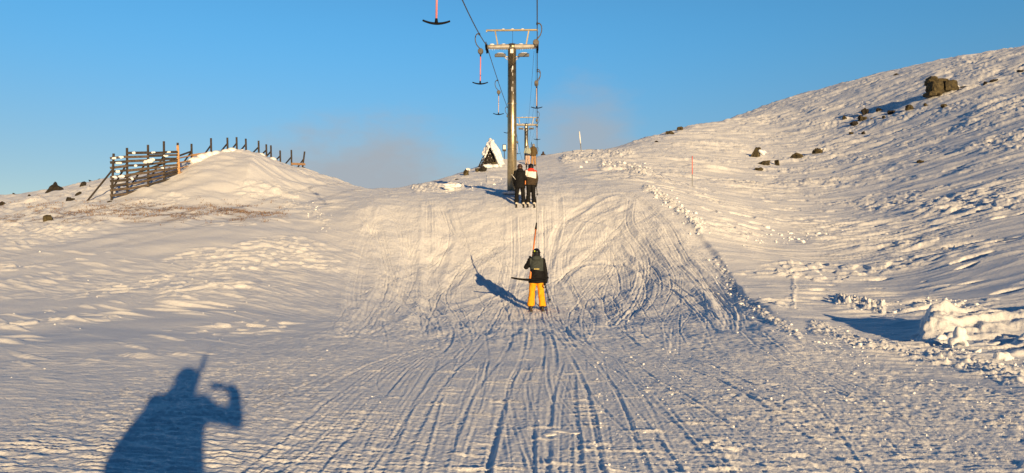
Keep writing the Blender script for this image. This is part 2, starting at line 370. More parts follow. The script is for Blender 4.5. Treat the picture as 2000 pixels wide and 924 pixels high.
for k in range(9):
    track([(610 + 9 * k, 668), (520 + 14 * k, 700), (340 + 22 * k, 790)], False, 0.018, 0.004, rim=0.9, near=True)
SW = [[(690,660),(760,560),(745,470),(705,410)],[(630,668),(740,640),(800,560),(790,460),(760,400)],[(700,600),(830,640),(980,600),(1130,520),(1230,420)],[(820,655),(870,560),(980,480),(1120,430),(1230,388)],
      [(1440,640),(1390,560),(1290,470),(1245,400)],[(1410,640),(1340,570),(1240,520),(1130,520),(1080,560)],[(1080,470),(1130,410),(1220,380),(1290,440),(1330,520)],[(860,400),(900,480),(1010,540),(1150,600),(1320,640)],[(1200,640),(1260,580),(1260,500),(1200,440),(1100,420)],
      [(760,660),(700,600),(710,500),(740,420)],[(1450,650),(1430,600),(1350,520),(1300,440)],[(850,640),(840,560),(870,470),(860,400)]]
for p_ in SW:
    track(p_, False, rng.uniform(0.20, 0.34), rng.uniform(0.030, 0.045), rim=0.55, side=rng.choice([-1, 1]))
    for j in range(3): track([(u + rng.normal(0, 6), v + rng.normal(0, 3)) for u, v in p_], True, rng.uniform(0.026, 0.04), rng.uniform(0.010, 0.020), rim=0.9, side=rng.choice([-1, 1]))
for k in range(60):   # fainter old tracks fanning over the run
    u0 = rng.uniform(740, 1300); u1 = u0 + rng.normal(0, 70); um = (u0 + u1) / 2 + rng.normal(0, 45); v0 = rng.uniform(390, 520); v1 = v0 + rng.uniform(60, 160)
    track([(u0, v0), (um, (v0 + v1) / 2), (u1, min(v1, 662))], True, 0.026, rng.uniform(0.006, 0.014), rim=0.9)
for k in range(8):
    u0 = 1010 + rng.normal(0, 110); s = (u0 - 1010) / 300; track([(u0, 690 + rng.uniform(0, 40)), (u0 + s * 140 + rng.normal(0, 25), 780), (u0 + s * 420 + rng.normal(0, 40), 935)], False, rng.uniform(0.10, 0.18), rng.uniform(0.003, 0.006), rim=0.5, near=True)
for k in range(40):
    u0 = rng.uniform(840, 1300); s = (u0 - 1010) / 300
    track([(u0, 690 + rng.uniform(0, 40)), (u0 + s * 140 + rng.normal(0, 25), 780), (u0 + s * 420 + rng.normal(0, 40), 935)], rng.random() < 0.3, rng.uniform(0.010, 0.022), rng.uniform(0.003, 0.008), rim=0.8, near=True)
for k in range(80):  # thin scratches of edges and old skids
    u0 = rng.uniform(720, 1380); v0 = rng.uniform(395, 640); a = rng.uniform(0.9, 2.2); l = rng.uniform(60, 190); q = rng.normal(0, 26)
    track([(u0, v0), (u0 + math.cos(a) * l / 2 + q, v0 + math.sin(a) * l / 2), (u0 + math.cos(a) * l, v0 + math.sin(a) * l)], False, 0.022, rng.uniform(0.007, 0.014), rim=0.9, side=rng.choice([-1, 1]))
LONG = [[(700,935),(800,780),(900,680),(960,640),(1000,560),(1010,420)],[(1068,935),(1076,800),(1085,690),(1062,630),(1052,560),(1050,410)],[(1180,935),(1150,780),(1110,690),(1075,640),(1063,560),(1062,400)],
        [(520,820),(740,704),(900,668),(1100,668),(1300,722),(1520,810)],[(470,925),(700,740),(850,672),(950,600),(985,500)],[(1500,880),(1280,740),(1150,670),(1090,610),(1060,520)],[(1900,860),(1560,700),(1450,612),(1380,520)],
        [(600,668),(720,668),(850,692),(800,800),(740,930)],[(980,666),(1250,690),(1480,780),(1750,920)],[(860,930),(920,780),(985,690),(1000,640),(960,560),(870,500)],[(1330,930),(1220,780),(1130,690),(1110,620),(1180,540),(1240,480)],[(640,900),(780,740),(880,668),(860,610),(800,540),(770,430)],[(1640,900),(1400,740),(1240,668),(1180,600),(1200,520)],[(950,930),(985,790),(1020,690),(1030,640),(1040,580)]]
for p_ in LONG:
    for nr in (True, False):
        st_ = rng.bit_generator.state
        track(p_, True, 0.030, 0.011 if nr else 0.018, rim=0.9, near=nr, side=1); rng.bit_generator.state = st_
    rng.random(5)
for _ in range(4):
    u0 = 1000 + rng.normal(0, 60)
    p_ = [(u0 - rng.normal(80, 90), 935), (u0 + rng.normal(0, 40), 780), (u0 + 30, 680), (u0 + rng.normal(20, 40), 600), (u0 + rng.normal(20, 80), 470)]
    for nr in (True, False): track(p_, False, 0.11, 0.005 if nr else 0.014, rim=0.5, near=nr, side=1)
def tmap(x, y): d = np.hypot(x, y); k = sstep(10.3, 12.6, y); return _tm(x, y, TMAP, TX0, TY0, TR) * (0.48 + 0.45 * sstep(16, 23, d)) * k + _tm(x, y, NMAP, NX0, NY0, NR) * (1 - k) * 0.52
def _tm(x, y, TMAP, TX0, TY0, TR):
    _th, _tw = TMAP.shape; fx = (x - TX0) / TR - 0.5; fy = (y - TY0) / TR - 0.5; ok = (fx > 1) & (fx < _tw - 2) & (fy > 1) & (fy < _th - 2)
    ix = np.clip(fx.astype(int), 0, _tw - 2); iy = np.clip(fy.astype(int), 0, _th - 2); tx = fx - ix; ty = fy - iy
    h = (TMAP[iy, ix] * (1 - tx) + TMAP[iy, ix + 1] * tx) * (1 - ty) + (TMAP[iy + 1, ix] * (1 - tx) + TMAP[iy + 1, ix + 1] * tx) * ty
    return np.where(ok, h, 0)
for _ in range(1):
    NMAP[1:-1, 1:-1] = (NMAP[1:-1, 1:-1] * 2 + NMAP[:-2, 1:-1] + NMAP[2:, 1:-1] + NMAP[1:-1, :-2] + NMAP[1:-1, 2:]) / 6
    TMAP[1:-1, 1:-1] = (TMAP[1:-1, 1:-1] * 2 + TMAP[:-2, 1:-1] + TMAP[2:, 1:-1] + TMAP[1:-1, :-2] + TMAP[1:-1, 2:]) / 6

# ------------------------------------------------------------------ terrain: surface relief
PISTE = [(700,392),(880,386),(1000,352),(1030,306),(1090,306),(1122,345),(1240,374),(1300,405),(1350,452),(1400,516),(1450,592),(1560,657),(1760,722),(2400,850),(6000,1500),(6000,3000),(-4000,3000),(-4000,1500),(-200,900),(280,770),(520,695),(640,650),(690,580),(706,480)]
WINDROWS = [([(1262,368),(1310,394),(1350,430),(1366,452)],9,0.15,0.20),([(1543,520),(1552,560),(1549,606)],6,0.045,0.16),([(1400,512),(1450,592),(1560,657)],10,0.07,0.12),([(1640,590),(1720,606)],12,0.17,0.15),
            ([(1590,640),(1760,690),(1990,742)],18,0.06,0.12),([(1180,322),(1260,338)],16,0.22,0.35),([(560,400),(610,410),(640,440)],12,0.07,0.22),([(810,372),(900,366)],8,0.22,0.4),([(1100,312),(1230,300)],12,0.24,0.4)]
BLOCK = [(1796,640),(1812,606),(1900,600),(2010,622),(2110,650),(2140,760),(2000,726),(1940,700),(1880,690),(1838,668)]
BANK = ground_hit(1800, 672)
def relief(x, y, z0):
    d = np.hypot(x, y); u, v = project(x, y, z0); u = np.where(y > 0.3, u, 5000.0); v = np.where(y > 0.3, v, 2000.0)
    pd = inpoly(u, v, PISTE); piste = sstep(np.where(u < 950, -70, -14), np.where(u < 950, 30, 10), pd + np.where(u < 950, 25 * pn(x / 1.5, y / 1.5, 19), 0)); off = 1 - piste
    right = sstep(1100, 1350, u) * off; left = off - right
    upper = sstep(420, 370, v)
    h = 0.035 * pn(x / 3.1, y / 3.1, 20) + 0.02 * pn(x / 1.1, y / 1.3, 21) * (0.4 + off)
    # off-piste wind sculpting, streaks lie roughly across the view
    def st(ang):
        c, s = math.cos(ang), math.sin(ang); return x * c + y * s, -x * s + y * c
    wx = 0.6 * pn(x / 4, y / 4, 30); s1, t1 = st(-0.10); t1 = t1 + wx
    sl, tl = st(-0.62); s1 = np.where(u < 1050, sl, s1); t1 = np.where(u < 1050, tl + 0.5 * wx, t1)
    amp = fbm(x / 9, y / 9, 33, 2)
    sc = 1 + d / 45
    n = pn(s1 / 2.6, t1 / 0.55, 34); n2 = pn(s1 / 0.9, t1 / 0.22, 35); n3 = pn(s1 / 7.5, t1 / 1.5, 36)
    plate = sstep(-0.05, 0.12, n) + 0.6 * sstep(0.0, 0.2, n2)
    rough = sstep(-0.25, 0.5, amp)
    thin = np.maximum(0, pn(s1 / 1.7 + 9, t1 / 0.20, 31) - 0.26) * sstep(-0.1, 0.35, fbm(x / 6, y / 5, 32, 2))
    la = 1 - 0.45 * sstep(1100, 600, u)
    h = h + off * la * (0.036 * plate * rough * rough + 0.018 * n + 0.012 * n2 * rough + 0.010 * pn(x / 0.16, y / 0.11, 37) * rough) + off * 0.12 * thin + off * 0.06 * pn(x / 5, y / 2.2, 29)
    far = sstep(22, 60, d)
    h = h + off * far * (0.07 * n3 + 0.07 * sstep(0.0, 0.22, n3) * rough + 0.05 * np.abs(n) * rough + 0.035 * n + 0.16 * np.maximum(0, pn(s1 / 4.0, t1 / 0.55, 28) - 0.2) + 0.06 * pn(x / 0.9, y / 0.9, 27) * rough)
    far2 = sstep(50, 100, d)
    h = h + right * far2 * (0.22 * pn(s1 / 16, t1 / 3.4, 38) + 0.12 * sstep(0.05, 0.25, pn(s1 / 9, t1 / 2.2, 39)) * rough + 0.09 * pn(x / 1.8, y / 1.8, 26))
    # broken crust: clusters of lumps and slabs on the right-hand hillside and left bank
    cl = sstep(0.12, 0.55, fbm(x / 5.5 + 3, y / 4.5, 41, 3)) * off * sstep(9, 14, d)
    wpx = x + 0.12 * pn(x / 0.4, y / 0.4, 42); wpy = y + 0.12 * pn(x / 0.4, y / 0.4, 43)
    h = h + cl * (right * 0.65 + left * 0.5) * (0.30 * 0.55 * lumps(wpx / 0.5, wpy / 0.42, 44) + 0.10 * sstep(0.0, 0.15, pn(x / 0.6, y / 0.35, 45)))
    cl2 = sstep(0.1, 0.45, fbm(x / 11 - 7, y / 9, 46, 3)) * off * sstep(28, 45, d)
    h = h + cl2 * (0.6 * right + 0.3 * left) * (0.5 * 0.7 * lumps(wpx / 1.0, wpy / 0.8, 47) + 0.12 * lumps(wpx / 0.45, wpy / 0.4, 49))
    # small frozen grain left over from wind on the near left bank
    gl = left * sstep(16, 10, d)
    h = h + gl * 0.01 * pn(x / 0.3, y / 0.07, 48)
    edge = right * sstep(380, 440, v) * sstep(655, 585, v); h = h + edge * 0.11 * sstep(0, -12, pd + 2 * pn(x / 0.9, y / 0.9, 15)) * np.exp(-np.maximum(-pd - 9, 0) / 70)
    h = h + right * sstep(13, 24, d) * 0.055 * (1 - np.minimum(1, np.abs(pn(s1 / 3.4, t1 / 0.8, 25)) * 1.6)) ** 3 * (0.3 + rough)
    # scooped-out hollows with crisp lips in the crust of the right-hand slope
    sco = lumps((s1 + 0.2 * pn(x / 0.5, y / 0.5, 14)) / 2.4, (t1 + 0.1 * pn(x / 0.4, y / 0.4, 13)) / 0.9, 12, 0.02, 0.42)
    h = h - right * sstep(16, 24, d) * 1.0 * np.minimum(sco, 0.12) * sstep(-0.2, 0.2, fbm(x / 7, y / 7, 11, 2))
    # windrows of lumps
    for pts, wd, ht, cell in WINDROWS:
        m = sstep(wd, wd * 0.25, pathdist(u, v, pts) + 4 * pn(x / cell / 3, y / cell / 3, 50))
        h = h + m * (0.3 * ht + ht * 1.5 * lumps((x + 0.05 * pn(x / 0.15, y / 0.15, 52)) / cell, (y + 0.05 * pn(x / 0.15, y / 0.15, 53)) / cell, 51, 0.2, 0.65) + 0.25 * ht * pn(x / cell * 2, y / cell * 2, 54))
    # the run itself: grooves, ribs, chatter
    h = h + tmap(x, y) * np.clip(piste + 0.25, 0, 1)
    near = sstep(15, 8, d)
    rm = sstep(-0.3, 0.35, fbm(x / 1.6, y / 1.1, 60, 2))
    lowleft = sstep(900, 500, u)
    lowright = sstep(1150, 1500, u) * sstep(640, 720, v)
    rib = pn(x / 0.30 + 0.6 * pn(x / 0.5, y / 0.5, 61), y / 0.042, 62)
    h = h + piste * near * (0.0055 * rib * rm + 0.0045 * pn(x / 0.04, y / 0.045, 59) + 0.004 * rm * np.abs(pn(x / 0.10, y / 0.12, 16)) + lowleft * (0.015 * np.maximum(rib, -0.1) + 0.008 * pn(x / 0.09, y / 0.05, 63) + 0.012 * np.maximum(0, pn(x / 0.13, y / 0.05, 9) - 0.25)))
    slash = np.maximum(0, pn(x / 0.45, y / 0.06, 64) - 0.38); h = h + piste * near * (1 - lowleft) * 0.04 * slash
    # crumbly, driven-over snow in the lower right, in bands along the edge of the run
    cs, ct = st(-0.75); band = 0.5 + 0.5 * sstep(-0.3, 0.4, pn(cs / 5, ct / 0.5, 65))
    h = h + piste * lowright * band * (0.10 * 0.34 * lumps((x + 0.03 * pn(x / .1, y / .1, 58)) / 0.10, y / 0.09, 66, 0.1, 0.6) * sstep(-0.2, 0.3, pn(x / 0.7, y / 0.5, 57)) + 0.011 * pn(x / 0.11, y / 0.06, 67) + 0.014 * pn(cs / 0.6, ct / 0.08, 68))
    mid = piste * sstep(8, 14, d) * sstep(75, 50, d)
    h = h + mid * (0.055 * fbm(x / 1.9, y / 2.6, 69, 2) + 0.028 * pn(x / 0.5 + 0.5 * pn(x / 0.8, y / 0.8, 18), y / 0.7, 55) + 0.016 * np.abs(pn(x / 0.17, y / 0.24, 70)) + 0.010 * pn(x / 0.09, y / 0.16, 56) + 0.03 * np.maximum(0, pn(x / 0.5, y / 0.10, 17) - 0.35) + 0.02 * upper * np.abs(pn(x / 1.0, y / 1.6, 71)))
    # the broken snow bank at the lower right: a cliff at its left end, a sunlit face towards us, fading to the right
    bx = x - BANK.x - 0.50 * (y - BANK.y) + 0.16 * pn(x / 0.5, y / 0.5, 72) + 0.07 * pn(x / 0.15, y / 0.15, 75); by = y - (BANK.y - 0.12 * (x - BANK.x)) + 0.22 * pn(x / 0.8, y / 0.8, 73)
    rid = 1 + 0.30 * pn(x / 0.55, y / 0.9, 76) + 0.07 * np.abs(pn(x / 0.13, y / 0.13, 77)) + 0.12 * (lumps(x / 0.3, y / 0.3, 10, 0.2, 0.6) - 0.15)
    bk = sstep(0, 0.14, bx) * (1 - 0.35 * sstep(0.3, 3.2, bx)) * np.clip(by / 1.25, 0, 1) ** 0.75 * (1 - sstep(1.25, 2.3, by))
    h = h + 0.44 * bk * rid + 0.05 * bk * np.abs(pn(x / 0.3, y / 0.22, 74))
    mo = left * sstep(32, 37, d) * sstep(62, 52, d); h = h + mo * (0.10 * np.maximum(0, pn(s1 / 3.0, t1 / 0.5, 8) - 0.1) + 0.05 * pn(s1 / 1.2, t1 / 0.3, 7) * rough + 0.10 * pn(x / 2.4, y / 1.6, 6))
    # drift in front of the snow fence: a smaller sharp crest
    dr = P(486, 352, 41.3); e1 = (x - dr.x); e2 = (y - dr.y)
    h = h + 0.75 * np.exp(-(np.abs(e1 + 0.25 * e2) / 1.6) ** 1.2 - (np.maximum(-e2, 0) / 3.0) ** 1.6 - (np.maximum(e2, 0) / 5) ** 2)
    hk = inpoly(u, v, [(-60,424),(120,412),(240,398),(420,402),(520,410),(560,424),(430,436),(250,432),(100,440),(-60,448)])
    heath = sstep(-10, 12, hk) * sstep(-0.12, 0.42, fbm(x / 1.7, y / 0.6, 80, 4))
    h = h + heath * 0.05 * np.abs(pn(x / 0.2, y / 0.2, 81))
    return h, heath
def H(x, y):
    xa = np.atleast_1d(np.array(x, float)); ya = np.atleast_1d(np.array(y, float)); b = base(xa, ya); r, _ = relief(xa, ya, b); return b + r
def Hs(x, y): return float(H([x], [y])[0])
def on_ground(u, v, sink=0.0):
    p = ground_hit(u, v); p.z = Hs(p.x, p.y) - sink; return p
def at_ground(u, Y, sink=0.0):
    x = P(u, 500, Y).x
    for _ in range(3):
        z = Hs(x, Y); f = Y * math.cos(PITCH) + (z - CAMZ) * math.sin(PITCH); x = (u - 1000) / F * f
    return Vector((x, Y, Hs(x, Y) - sink))

# one sheet, polar round the viewpoint so that near snow is fine and far snow coarse
ths = np.concatenate([np.linspace(-math.pi, -0.70, 70, endpoint=False), np.linspace(-0.70, 0.70, 1560), np.linspace(0.70, math.pi, 71)[1:-1]])
ds = [0.0, 0.25, 0.5, 0.8, 1.1, 1.4, 1.7, 2.0, 2.3, 2.6, 2.9, 3.2, 3.5, 3.8]
while ds[-1] < 190: d = ds[-1]; ds.append(d + min(d * d / (1.5 * 768) * 0.62, d * (0.0027 if 9 < d < 42 else 0.0040)))
while ds[-1] < 1500: ds.append(ds[-1] * 1.12)
ds = np.array(ds[1:]); na, nd = len(ths), len(ds)
TH, DD = np.meshgrid(ths, ds); gx = (DD * np.sin(TH)).ravel(); gy = (DD * np.cos(TH)).ravel()
gb = base(gx, gy); gr = np.empty_like(gb); gh = np.empty_like(gb)
for i in range(0, len(gx), 300000):
    s = slice(i, i + 300000); gr[s], gh[s] = relief(gx[s], gy[s], gb[s])
gz = gb + gr
co = np.stack([gx, gy, gz], 1); co = np.vstack([co, [[0, 0, gz[:na].mean()]]]).astype(np.float32)
I = (np.arange(nd - 1)[:, None] * na); J = np.arange(na)[None, :]; J2 = (J + 1) % na
quads = np.stack([I + J, I + na + J, I + na + J2, I + J2], -1).reshape(-1, 4)[:, ::-1]
tri = np.stack([np.full(na, len(co) - 1), J[0], J2[0]], 1)[:, ::-1]
me = bpy.data.meshes.new('snow_ground'); me.vertices.add(len(co)); me.vertices.foreach_set('co', co.ravel())
nl = quads.size + tri.size; me.loops.add(nl); me.loops.foreach_set('vertex_index', np.concatenate([quads.ravel(), tri.ravel()]).astype(np.int32))
me.polygons.add(len(quads) + len(tri)); me.polygons.foreach_set('loop_start', np.concatenate([np.arange(len(quads)) * 4, quads.size + np.arange(len(tri)) * 3]).astype(np.int32))
me.polygons.foreach_set('use_smooth', np.ones(len(quads) + len(tri), bool))
at = me.attributes.new('heath', 'FLOAT', 'POINT'); at.data.foreach_set('value', np.append(gh, 0).astype(np.float32))
me.update(calc_edges=True); me.validate()

def snow_material(name, heath=False):
    m = bpy.data.materials.new(name); m.use_nodes = True; n = m.node_tree.nodes; l = m.node_tree.links; b = n['Principled BSDF']
    b.inputs['Base Color'].default_value = (0.84, 0.86, 0.89, 1); b.inputs['Roughness'].default_value = 0.62; b.inputs['Specular IOR Level'].default_value = 0.35
    geo = n.new('ShaderNodeNewGeometry'); z1 = n.new('ShaderNodeTexNoise'); z1.inputs['Scale'].default_value = 38; z1.inputs['Detail'].default_value = 4; z1.inputs['Roughness'].default_value = 0.7
    l.new(geo.outputs['Position'], z1.inputs[0])
    z3 = n.new('ShaderNodeTexNoise'); z3.inputs['Scale'].default_value = 7; z3.inputs['Detail'].default_value = 5; z3.inputs['Roughness'].default_value = 0.65; l.new(geo.outputs['Position'], z3.inputs[0])
    bp0 = n.new('ShaderNodeBump'); bp0.inputs['Strength'].default_value = 0.6; bp0.inputs['Distance'].default_value = 0.035; l.new(z3.outputs[0], bp0.inputs['Height'])
    bp = n.new('ShaderNodeBump'); bp.inputs['Strength'].default_value = 0.7; bp.inputs['Distance'].default_value = 0.014; l.new(bp0.outputs[0], bp.inputs['Normal'])
    l.new(z1.outputs[0], bp.inputs['Height']); l.new(bp.outputs[0], b.inputs['Normal'])
    if heath:
        a = n.new('ShaderNodeAttribute'); a.attribute_name = 'heath'; z2 = n.new('ShaderNodeTexNoise'); z2.inputs['Scale'].default_value = 5; z2.inputs['Detail'].default_value = 7; z2.inputs['Roughness'].default_value = 0.75
        l.new(geo.outputs['Position'], z2.inputs[0]); r = n.new('ShaderNodeMapRange'); r.inputs[1].default_value = 0.40; r.inputs[2].default_value = 0.55; l.new(z2.outputs[0], r.inputs[0])
        mu = n.new('ShaderNodeMath'); mu.operation = 'MULTIPLY'; l.new(a.outputs['Fac'], mu.inputs[0]); l.new(r.outputs[0], mu.inputs[1])
        mix = n.new('ShaderNodeMix'); mix.data_type = 'RGBA'; l.new(mu.outputs[0], mix.inputs['Factor']); mix.inputs['A'].default_value = (0.84, 0.86, 0.89, 1); mix.inputs['B'].default_value = (0.22, 0.14, 0.09, 1)
        l.new(mix.outputs['Result'], b.inputs['Base Color'])
    return m
SNOW = snow_material('wind_packed_snow', True); SNOW2 = snow_material('loose_snow')
tag(link('snow_ground', me, SNOW), kind='structure')
#OBJECTS
# ------------------------------------------------------------------ materials
STEEL = mat('galvanised_steel', (0.34, 0.28, 0.17), 0.36, 0.92, col2=(0.52, 0.45, 0.30), scale=5, bump=0.04)
STEELP = mat('painted_galvanised_beam', (0.42, 0.40, 0.36), 0.5, 0.35, 0.2, 8)
DARK = mat('dark_rubber', (0.008, 0.008, 0.009), 0.85, 0, 0.3, spec=0.15)
BLACKM = mat('black_metal', (0.03, 0.03, 0.032), 0.45, 0.4, 0.3)
CABLE = mat('steel_rope', (0.05, 0.055, 0.065), 0.5, 0.5, 0.2)
LAMPG = mat('lamp_housing_grey', (0.14, 0.145, 0.15), 0.5, 0.2, 0.15)
GLASS = mat('lamp_glass', (0.06, 0.07, 0.08), 0.12, 0, 0.1)
FROST = mat('frost', (0.80, 0.82, 0.84), 0.7, 0, 0.05)
PINK = mat('pink_fibreglass', (0.75, 0.22, 0.22), 0.4, 0, 0.15)
PALEPINK = mat('faded_pink_fibreglass', (0.58, 0.45, 0.44), 0.5, 0, 0.15)
ORANGE = mat('orange_fibreglass', (0.88, 0.27, 0.05), 0.4, 0, 0.1)
SPRING = mat('spring_box_grey', (0.09, 0.08, 0.065), 0.5, 0.3, 0.3)
OLDWOOD = mat('weathered_grey_wood', (0.022, 0.018, 0.015), 0.85, 0, col2=(0.06, 0.05, 0.043), scale=9, bump=0.4)
OLDWOOD2 = mat('weathered_brown_wood', (0.05, 0.038, 0.028), 0.85, 0, col2=(0.13, 0.10, 0.075), scale=9, bump=0.4)
LITWOOD = mat('sunlit_orange_wood', (0.42, 0.24, 0.11), 0.75, 0, col2=(0.58, 0.36, 0.18), scale=9, bump=0.2)  # pale orange is low sunlight put into the wood colour
MIDWOOD = mat('brown_wood', (0.24, 0.14, 0.075), 0.8, 0, col2=(0.36, 0.23, 0.13), scale=9, bump=0.2)
ROCK = mat('lichen_rock', (0.012, 0.010, 0.007), 0.9, 0, col2=(0.11, 0.088, 0.04), scale=4, bump=0.8)
ROCKD = mat('dark_rock', (0.010, 0.009, 0.008), 0.9, 0, col2=(0.034, 0.028, 0.020), scale=5, bump=0.8)
HEATHM = mat('dry_heather', (0.14, 0.08, 0.045), 0.9, 0, col2=(0.30, 0.19, 0.10), scale=3)
REDM = mat('red_marker_paint', (0.75, 0.12, 0.07), 0.5, 0, 0.1); GREYM = mat('marker_grey', (0.22, 0.23, 0.25), 0.6, 0, 0.1); WHITEM = mat('marker_white', (0.8, 0.8, 0.78), 0.5, 0, 0.05)
SIGNW = mat('sign_white', (0.8, 0.8, 0.78), 0.5, 0, 0.04)
SKIN = mat('skin', (0.62, 0.40, 0.31), 0.55, 0, 0.05)
def cloth(n, c, v=0.12): return mat(n, c, 0.8, 0, v, 12, 0.25, 0.25)
BLACK = cloth('black_cloth', (0.006, 0.006, 0.007)); CHAR = cloth('dark_green_grey_cloth', (0.045, 0.055, 0.052)); YELLOW = cloth('yellow_orange_cloth', (0.88, 0.37, 0.012), 0.08)
REDC = cloth('coral_red_cloth', (0.85, 0.06, 0.04)); WHITEC = cloth('white_cloth', (0.78, 0.76, 0.72), 0.04); BROWNC = cloth('dark_brown_cloth', (0.05, 0.035, 0.022))
OLIVE = cloth('olive_brown_cloth', (0.10, 0.07, 0.03)); TAN = cloth('tan_cloth', (0.36, 0.22, 0.12)); PALEG = cloth('pale_sage_cloth', (0.34, 0.38, 0.33)); BEIGE = cloth('pinkish_beige_cloth', (0.52, 0.38, 0.31)); NAVY = cloth('navy_cloth', (0.03, 0.04, 0.07))
HELM = mat('glossy_black_helmet', (0.012, 0.012, 0.013), 0.22, 0, 0.1); HELMG = mat('grey_helmet', (0.3, 0.3, 0.3), 0.35, 0, 0.1); HELMB = mat('brown_helmet', (0.07, 0.035, 0.025), 0.4, 0, 0.1)
GOGG = mat('goggle_lens', (0.05, 0.03, 0.02), 0.1, 0.5, 0.1); LIME = mat('lime_mark', (0.62, 0.75, 0.05), 0.4, 0, 0.05); MINT = mat('mint_mark', (0.2, 0.7, 0.5), 0.4, 0, 0.05)
BOOTL = mat('pale_boot_shell', (0.62, 0.58, 0.5), 0.4, 0, 0.08); BOOTD = mat('black_boot_shell', (0.02, 0.02, 0.02), 0.4, 0, 0.1)
SKIT = mat('ski_topsheet', (0.05, 0.045, 0.045), 0.35, 0, 0.2); SKIR = mat('ski_topsheet_brown', (0.16, 0.05, 0.035), 0.35, 0, 0.2)

# ------------------------------------------------------------------ lift: ropes
GA = 2.4                        # gauge between the two ropes
def rope_x(Y, left): return Y * (50 / F) - (GA if left else 0.0)
Z1, Z2 = P(1050, 89, 36).z, P(1050, 243, 82).z
def rope_z(Y):
    if Y <= 36: return float(np.interp(Y, [-14, 0, 10, 17.6, 24.8, 30.5, 36], [7.6, 8.05, 8.75, 9.5, 10.44, 11.36, Z1]))
    if Y <= 82: t = (Y - 36) / 46; return Z1 + (Z2 - Z1) * t - 0.35 * 4 * t * (1 - t)
    t = (Y - 82) / 60; return Z2 + 5.0 * t - 1.2 * 4 * t * (1 - t)
# smooth the near span
_ys = np.linspace(-14, 36, 60); _cf = np.polyfit([-14, 0, 10, 17.6, 24.8, 30.5, 36], [7.6, 8.05, 8.75, 9.5, 10.44, 11.36, Z1], 3)
_rz = rope_z
def rope_z(Y): return float(np.polyval(_cf, Y)) if Y <= 36 else _rz(Y) + (float(np.polyval(_cf, 36)) - Z1) * max(0, 1 - (Y - 36) / 46)
def rope_pt(Y, left, dx=0, dz=0): return Vector((rope_x(Y, left) + dx, Y, rope_z(Y) + dz))
for left, lab in ((True, 'thin steel return rope slanting down behind the left end of the near pylon beam'), (False, 'thin steel pulling rope running up along the right end of the near pylon beam')):
    mb = MB(); mb.tube([rope_pt(y, left) for y in list(np.linspace(-14, 36, 26)) + list(np.linspace(38, 142, 36))], 0.021, 6)
    tag(mb.build('lift_rope', CABLE, smooth=True), lab, 'rope', 'ropes of the ski lift')
mb = MB(); a, b = P(1043, 100, 36.2), P(1030, 250, 82)
mb.tube([a.lerp(b, t) - Vector((0, 0, 0.5 * 4 * t * (1 - t))) for t in np.linspace(0, 1, 14)], 0.008, 5)
tag(mb.build('signal_cable', CABLE), 'hair-thin cable strung between the near and the far lift pylon', 'cable')

